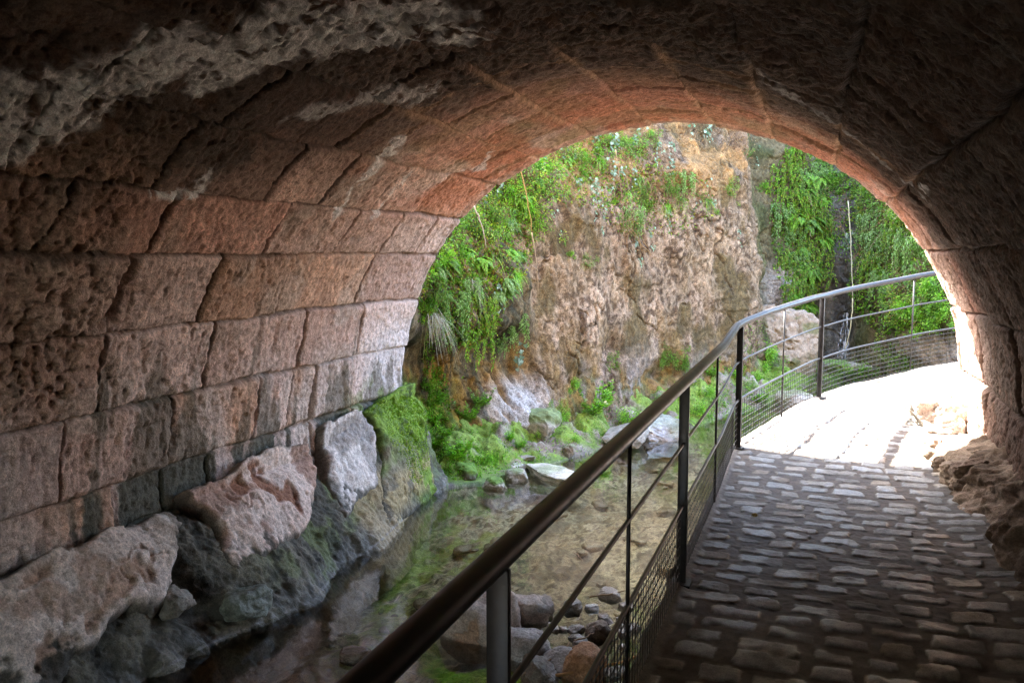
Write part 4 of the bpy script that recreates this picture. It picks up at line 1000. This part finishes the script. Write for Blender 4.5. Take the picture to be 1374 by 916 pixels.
# ------------------------------------------------------------------ moss and fine ground cover
def moss(name, spots, label, cols, n_per=700, ln=.028):
    s = Leafy(90 + len(spots)); r = s.r; B = []; Nn = []
    for (px, py, rx, ry, k) in spots:
        for i in range(int(n_per * k)):
            a = r.uniform(0, 2 * PI); q = math.sqrt(r.random()); h = hit(px + rx * q * math.cos(a), py + ry * q * math.sin(a))
            if h: B.append(h[0]); Nn.append(h[1])
    B = np.array(B); Nn = np.array(Nn); n = len(B)
    s.leafset(B - Nn * .006, Nn * .8 + .7 * unit(r, n) + np.array([0, 0, -.15]), unit(r, n), ln * r.uniform(.5, 1.7, n), ln * .55, cols)
    me = s.mesh(name, M_leaf); o = bpy.data.objects.new(name, me); COL.objects.link(o)
    tag(o, label, 'moss', kind='stuff'); return o
moss('moss', [(588, 560, 16, 70, 2.5), (575, 500, 8, 60, 1), (620, 620, 35, 25, 1.5), (650, 590, 40, 30, .6), (690, 620, 50, 22, .6), (760, 590, 60, 30, .7)], 'vivid green moss and seedlings on wet rock beside the tunnel mouth', G_BRIGHT + G_MID, 900, .026)
moss('undergrowth', [(650, 300, 70, 110, 3), (620, 400, 60, 60, 1.5), (800, 230, 90, 50, 1.2), (880, 270, 80, 50, .5)], 'fine mixed undergrowth covering the slope beside and above the pale face', G_MID + G_YEL + BROWN[:2], 1500, .045)
moss('bank_cover', [(850, 570, 60, 25, .8), (960, 530, 60, 40, 1.5), (1040, 480, 50, 70, 1.5), (1150, 520, 80, 40, 1)], 'short green ground cover on the bank behind the railing', G_MID, 900, .03)
moss('gully_growth', [(1075, 300, 42, 120, 1.3), (1180, 290, 90, 70, 1.2), (1210, 380, 70, 70, 1.5)], 'dense small-leaved growth lining the gully behind the ferns', G_MID + G_BRIGHT, 1500, .06)
print('plants', round(time.time() - T0, 1))

moss('moss', [(525, 545, 38, 16, 1.6), (560, 590, 18, 60, 2.2), (545, 570, 25, 40, 1.6)], 'yellow-green moss cushions over the mound at the end of the tunnel wall', [(.22, .34, .03), (.10, .19, .02), (.36, .44, .05)], 1500, .016)
patch('herb', [1, 0], [(575, 545), (582, 570), (570, 520), (580, 600)], .22, 'bright seedling herb rooted on the mossy mound', 'seedlings on the mossy mound', 3)
# roots and vines hanging free
def strand(name, p0, p1, rad, label, cat, col=(.42, .26, .10), sag=.03, seed=0):
    r = np.random.default_rng(seed); t = np.linspace(0, 1, 14); p0, p1 = np.array(p0), np.array(p1)
    pts = p0 + (p1 - p0) * t[:, None] + np.array([sag, -sag, 0]) * np.sin(t * PI)[:, None] + r.normal(size=(14, 3)) * .003
    m = MB(); m.tube(pts, rad * (1.1 - .4 * t), 6); V = np.vstack(m.V)
    o = mesh_obj(name, V, Q=np.vstack(m.Q), mat=M_dry, col=np.tile(col, (len(V), 1))); tag(o, label, cat); return o
def pt(px, py, y): d = ray(px, py); return tuple(d * (y / d.y) + Vector((0, 0, EYE)))
strand('hanging_root', pt(697, 222, 10.0), pt(714, 312, 10.0), .0055, 'thick orange-brown root hanging in front of the leafy slope', 'root', seed=1)
strand('hanging_root', pt(714, 312, 10.0), pt(722, 400, 10.0), .006, 'thin lower thread of root ending beside the pale face', 'root', col=(.34, .25, .16), seed=2)
strand('hanging_root', pt(636, 276, 9.4), pt(653, 332, 9.4), .008, 'short grey-white root hanging close to the edge of the arch', 'root', col=(.45, .38, .32), seed=3)
strand('hanging_vine', pt(1138, 270, 15.6), pt(1144, 400, 15.6), .007, 'pale vine hanging straight down in front of the cascade', 'vine', col=(.42, .38, .26), sag=.01, seed=4)
strand('hanging_vine', pt(1144, 400, 15.6), pt(1134, 470, 15.6), .008, 'lower end of a pale vine reaching to the upper stream', 'vine', col=(.42, .36, .22), seed=5)
strand('hanging_vine', pt(826, 200, 12.5), pt(838, 330, 12.2), .0045, 'brown vine stem down the top of the pale face', 'vine', col=(.2, .13, .07), seed=6)

# ------------------------------------------------------------------ cascade
def white_water():
    m, nt, b = new_mat('falling_water'); N = nt.nodes.new; L = nt.links.new
    tc = N('ShaderNodeTexCoord'); mp = N('ShaderNodeMapping'); mp.inputs['Scale'].default_value = (14, 14, 1.2); n = N('ShaderNodeTexNoise'); n.inputs['Scale'].default_value = 2; n.inputs['Detail'].default_value = 4
    L(tc.outputs['Object'], mp.inputs[0]); L(mp.outputs[0], n.inputs['Vector'])
    mr = N('ShaderNodeMapRange'); mr.inputs['From Min'].default_value = .48; mr.inputs['From Max'].default_value = .72; L(n.outputs['Fac'], mr.inputs['Value'])
    L(mr.outputs[0], b.inputs['Alpha']); b.inputs['Base Color'].default_value = (.8, .83, .88, 1); b.inputs['Roughness'].default_value = .25
    return m
def build_fall():
    v = np.linspace(0, 1, 60); u = np.linspace(-1, 1, 14); h0 = hit(1130, 425); z0 = h0[0].z; base = h0[0]
    U, V = np.meshgrid(u, v, indexing='ij'); w = .05 + .09 * V
    X = base.x + .05 + U * w + .03 * fbm2(U * 2, V * 6, 2, 700); Z = z0 + .1 - (z0 + .75) * V; Y = base.y - .28 - .12 * V + .05 * fbm2(U * 3, V * 5, 2, 701)
    o = grid_obj('waterfall', np.stack([X, Y, Z], -1), white_water()); so = o.modifiers.new('s', 'SOLIDIFY'); so.thickness = .012
    tag(o, 'thin white cascade running down dark wet rock in the gully', 'waterfall')
build_fall()

# ------------------------------------------------------------------ loose stones
def stone_at(px, py, size, seed, label, z=None, **k):
    wl = WATER if z is None else z
    p = at_z(px, py, wl + size[2] * .2); kw = dict(n=26, box=.3, cuts=4, algae=0, wetness=.15, fine=.006); kw.update(k)
    return rock(kw.pop('name', 'stone'), (p.x, p.y, wl + size[2] * .25), size, seed, label, kw.pop('cat', 'stone'), kw.pop('group', None), rz=seed * .7, **kw)
gray = (.44, .40, .36); gS = 'stones on the bar beside the path'
stone_at(640, 835, (.27, .24, .25), 31, 'largest rounded boulder in the stream, pale top and rust brown sides, behind the rail post', n=60, name='boulder', cat='boulder', color=(.58, .47, .38), color2=(.42, .2, .08), wetness=.1, box=.3, cuts=1, rough=.12)
stone_at(705, 822, (.17, .13, .13), 32, 'pale tan stone leaning on the largest rounded boulder', n=40, color=(.55, .45, .37))
stone_at(722, 820, (.12, .13, .11), 33, 'mottled grey stone behind the pale tan one', color=gray, n=36)
stone_at(768, 815, (.085, .07, .055), 34, 'small wet blue-grey stone alone in the shallows', color=(.25, .25, .27), wetness=.6)
stone_at(702, 868, (.17, .14, .12), 35, 'broad grey stone in front of the pale tan one', n=36, color=gray)
stone_at(750, 888, (.15, .11, .09), 36, 'flat grey stone with a sharp edge lying among twigs', n=36, color=gray, box=.7)
stone_at(802, 850, (.09, .08, .08), 37, 'smooth egg-shaped tan stone beside the wire mesh', color=(.33, .27, .21), box=.1, cuts=0)
stone_at(785, 893, (.17, .12, .12), 38, 'smooth orange-brown stone beside the wire mesh', n=40, color=(.50, .30, .17), color2=(.4, .2, .09), box=.2, cuts=1)
stone_at(722, 908, (.17, .12, .09), 39, 'dark wet stone at the bottom edge between rail post and mesh', n=36, color=(.2, .17, .13), wetness=.5)
stone_at(820, 800, (.10, .06, .05), 40, 'flat pale stone where the stony bar meets the path wall', color=(.38, .33, .28))
stone_at(478, 880, (.10, .07, .05), 41, 'dark brown stone just under water close to the handrail', color=(.18, .10, .06), wetness=.6)
rg = np.random.default_rng(4); k = 0
for i in range(46):
    px, py = rg.uniform(700, 850), rg.uniform(785, 905)
    if px < 700 + (py - 785) * .1 or py < 800 + (820 - px) * .12: continue
    s = rg.uniform(.018, .05); 
    stone_at(px, py, (s * rg.uniform(1, 1.7), s, s * .7), 50 + i, 'small wet pebble among the stones and twigs of the bar beside the path', n=10, group=gS, cat='pebble', name='pebble', color=tuple(np.array(gray) * rg.uniform(.6, 1.25)), wetness=.75)
gT = 'mossy stones along the far shore'
def shore_stone(px, py, s, seed, label, mossy=.9, **k):
    kw = dict(n=34, box=.3, color=(.30, .27, .22), moss=mossy, cat='stone', name='mossy_stone'); kw.update(k)
    return stone_at(px, py, s, seed, label, **kw)
shore_stone(622, 640, (.21, .16, .15), 120, 'dark stone capped with bright moss beside the mossy mound', color=(.10, .09, .06))
shore_stone(663, 651, (.15, .11, .09), 121, 'round stone with a moss cap standing in the shallows at the shore')
shore_stone(695, 640, (.14, .11, .09), 122, 'paler stone with thin moss next to the moss-capped round one', .5)
shore_stone(690, 628, (.12, .1, .08), 123, 'small whitish stone behind the pale mossy one', .3, color=(.45, .42, .36))
shore_stone(763, 607, (.09, .08, .11), 124, 'upright dark stone with a pale edge on the bank', .3, color=(.2, .18, .14), z=-.95)
shore_stone(740, 637, (.42, .20, .07), 125, 'broad pale slab lying at the shore, half washed by water', .35, color=(.46, .42, .34), box=.5, n=60)
shore_stone(690, 618, (.30, .2, .12), 126, 'low mossy hump of rock on the shore behind the small stones', .7)
shore_stone(885, 578, (.38, .34, .20), 127, 'wet blue-grey rock at the water edge behind the handrail', .25, color=(.32, .31, .31), n=60, z=-.95, wetness=.7)
shore_stone(840, 585, (.45, .3, .14), 128, 'flat grey gravelly rock on the bank under a fallen leaf', .25, color=(.27, .24, .2), n=60, z=-.92)
shore_stone(868, 524, (.40, .25, .20), 129, 'smooth white rock at the foot of the cliff behind the handrail', 0, color=(.52, .45, .40), n=50, z=-.72)
shore_stone(720, 575, (.3, .25, .24), 130, 'rounded greenish rock below the white rock nose', .6, n=50, z=-.75)
shore_stone(1140, 505, (.75, .5, .33), 131, 'large mossy boulder splitting the upper stream', .9, n=60, z=-.75)
shore_stone(1255, 478, (.8, .5, .42), 132, 'large pale rock on the bank beside the upper stream', .1, n=70, z=-.5, color=(.48, .41, .34), stain=(.28, .17, .08))
shore_stone(1075, 545, (.45, .3, .22), 133, 'pale rock low behind the wire mesh', .4, n=50, z=-.85, color=(.42, .37, .31))
shore_stone(1180, 535, (.35, .25, .2), 134, 'mossy rock standing in the rapids of the upper stream', .7, n=44, z=-.75)
shore_stone(1125, 548, (.22, .2, .14), 135, 'small mossy rock below the large mossy boulder', .8, n=36, z=-.8)
shore_stone(1215, 510, (.3, .25, .2), 136, 'brown rock between the rapids and the large pale rock', .3, n=40, z=-.68, color=(.3, .2, .13))

rock('rock', (-.60, 16.3, .05), (.62, .5, .62), 150, 'big pale pink rock under the fern curtain, seen through the railing', n=80, rz=.3, ry=.15, rough=.16, box=.4, cuts=4, fine=.03, color=(.33, .255, .19), color2=(.22, .16, .10), stain=(.12, .12, .04), algae=0)
for i in range(75):
    y = rg.uniform(3.6, 11.5); x = rg.uniform(-3.5, -.9) if y < 8.5 else rg.uniform(-3.0, -.7); s = rg.uniform(.02, .075) * (1.3 if y > 7 else 1)
    if polyline_dist(np.array([x]), np.array([y]), SHORE)[1][0] > 0 and y > 8: continue
    z = float(ground_z(np.array([[x]], np.float32), np.array([[y]], np.float32))[0][0, 0])
    rock('pebble', (x, y, z + s * .2), (s * rg.uniform(1, 1.8), s * rg.uniform(.8, 1.2), s * .55), 300 + i, 'dull stone lying on the silty bed under the clear water', 'pebble', 'stones on the stream bed', n=9, rz=i, box=.2, cuts=2, fine=.003, color=tuple(np.array((.30, .25, .18)) * rg.uniform(.45, 1.3)), color2=(.12, .10, .06), algae=0, wetness=.3)
# twigs on the bar
for i, (a, b, rad, lab) in enumerate([((700, 905), (765, 862), .009, 'pale bent stick lying across the stones of the bar'), ((745, 905), (855, 880), .010, 'long orange stick at the foot of the mesh'), ((770, 740), (782, 752), .004, 'short twig lying in the shallow water'),
                                     ((770, 858), (800, 845), .006, 'dark wet stick beside the egg-shaped stone'), ((790, 800), (842, 790), .007, 'brown twig where silt meets the path wall')]):
    p, q = at_z(*a, WATER + .05), at_z(*b, WATER + .06)
    strand('stick', tuple(p), tuple(q), rad, lab, 'stick', col=(.34, .24, .16) if i != 1 else (.42, .22, .09), sag=.02, seed=20 + i)

# fallen plane leaf
def plane_leaf(p, size, col, label, rz=0, tilt=(.25, .1)):
    pts = []
    for k in range(5):
        a = math.radians(90 + (k - 2) * 52); a1 = math.radians(90 + (k - 2) * 52 - 24); a2 = math.radians(90 + (k - 2) * 52 + 24)
        Lk = (.75, .95, 1.1, .95, .75)[k]
        pts += [(math.cos(a1) * Lk * .55, math.sin(a1) * Lk * .55), (math.cos(a) * Lk, math.sin(a) * Lk), (math.cos(a2) * Lk * .42, math.sin(a2) * Lk * .42)]
    pts += [(-.12, -.25), (0, -.1), (.12, -.25)]
    V = [(x * size, y * size, .12 * size * math.sin(3 * x + 2 * y)) for x, y in pts] + [(0, 0, .02)]
    n = len(pts); T = [(n, i, (i + 1) % n) for i in range(n)]
    o = mesh_obj('fallen_leaf', V, T=T, mat=M_dry, col=np.tile(col, (n + 1, 1)), smooth=False); o.location = p; o.rotation_euler = (tilt[0], tilt[1], rz)
    s = o.modifiers.new('s', 'SOLIDIFY'); s.thickness = .002; tag(o, label, 'leaf'); return o
h = hit(812, 553); plane_leaf(h[0] + Vector((0, -.12, .16)), .10, (.75, .68, .50), 'pale yellow fallen plane leaf on the grey bank below the leafy herb', .6, (.7, .1))
a = 8.9; q = rail_at(7.1) ; plane_leaf((-.32, 5.35, .035), .028, (.5, .36, .12), 'small ochre leaf lying on the cobbles near the railing', 1, (.1, .1))

# ------------------------------------------------------------------ rough rock along the path's wall side
def build_ledge():
    ys = np.arange(2.0, 8.75, .014).astype(np.float32); vs = np.linspace(0, 1, 90).astype(np.float32)
    Yg, V = np.meshgrid(ys, vs, indexing='ij')
    n1 = fbm2(Yg * 1.8, V * 1.5, 4, 800); n2 = fbm2(Yg * 6, V * 4, 4, 801); n3 = fbm2(Yg * 20, V * 10, 3, 802)
    wall = CX + R0 + .08; reach = (.30 + .10 * n1[:, :1]) * sst(8.75, 8.3, Yg[:, :1]) + .04; H = (.30 + .16 * fbm2(Yg[:, :1] * 1.1, 0 * Yg[:, :1], 2, 803)) * sst(8.74, 8.4, Yg[:, :1])
    an = V * PI / 2
    X = wall - .08 - reach * np.sin(an) + .10 * (1 - V); Z = H * np.cos(an) - .02
    d = .06 * n1 + .05 * n2 + .014 * n3; d *= sst(1, .9, V) * sst(0, .1, V)
    X = X - d * np.sin(an) - .05 * np.abs(n2) * V; Z = Z + d * np.cos(an)
    c = np.zeros(X.shape + (3,), np.float32) + np.array((.25, .185, .135), np.float32)
    c = mixc(c, (.12, .08, .05), .7 * sst(0, .5, n2)); c = mixc(c, (.38, .32, .27), .8 * sst(6.8, 8.0, Yg) * sst(-.3, .3, n1)); c = c * (1 + .25 * n3)[..., None]
    o = grid_obj('rock_ledge', np.stack([X, Yg, Z], -1), M_rock, c); tag(o, 'rough brown ledge of natural rock along the wall beside the cobbles', 'rock ledge')
build_ledge()
rock('rock', (1.02, 8.15, .24), (.26, .34, .17), 140, 'pale pitted rock at the sunlit end of the ledge beside the cobbles', n=70, rz=.3, rough=.16, box=.3, cuts=3, fine=.035, color=(.52, .48, .44), color2=(.3, .25, .2), algae=0)
rock('rock', (.96, 7.5, .10), (.13, .15, .11), 141, 'small brown rock on the cobbles in front of the pale pitted rock', n=40, rough=.22, box=.3, cuts=6, color=(.33, .25, .2), algae=0)
rock('rock', (1.12, 6.6, .12), (.25, .45, .20), 142, 'long tan rock midway along the shaded ledge', n=60, rz=.1, rough=.25, box=.4, cuts=6, fine=.03, color=(.27, .20, .14), color2=(.16, .1, .07), algae=0)
print('extras', round(time.time() - T0, 1))
# ------------------------------------------------------------------ light
world = bpy.data.worlds.new('World'); scene.world = world; world.use_nodes = True
wn = world.node_tree; bg = wn.nodes['Background']
sky = wn.nodes.new('ShaderNodeTexSky'); sky.sky_type = 'NISHITA'; sky.sun_disc = False
SUN_EL, SUN_AZ = math.radians(45), math.radians(-58)      # azimuth from +Y towards +X
sky.sun_elevation = SUN_EL; sky.sun_rotation = SUN_AZ; sky.air_density = 1.2; sky.dust_density = 2.0
wn.links.new(sky.outputs[0], bg.inputs[0]); bg.inputs[1].default_value = .15
sd = bpy.data.lights.new('sun', 'SUN'); sd.energy = 3.2; sd.angle = math.radians(.53); sd.color = (1, .95, .88)
so = bpy.data.objects.new('sun', sd); COL.objects.link(so)
v = Vector((math.sin(SUN_AZ) * math.cos(SUN_EL), math.cos(SUN_AZ) * math.cos(SUN_EL), math.sin(SUN_EL)))
so.rotation_euler = v.to_track_quat('Z', 'Y').to_euler(); so.location = v * 30
scene.view_settings.view_transform = 'Standard'; scene.view_settings.look = 'None'; scene.view_settings.gamma = 1
scene.view_settings.exposure = 4.45
scene.view_settings.use_curve_mapping = False
scene.render.engine = 'CYCLES'
scene.cycles.max_bounces = 12; scene.cycles.diffuse_bounces = 7; scene.cycles.glossy_bounces = 4; scene.cycles.transparent_max_bounces = 12
scene.cycles.use_denoising = True; scene.cycles.use_adaptive_sampling = False; scene.cycles.denoising_prefilter = 'NONE'
scene.cycles.caustics_reflective = False; scene.cycles.sample_clamp_indirect = 8
print('script', round(time.time() - T0, 1))
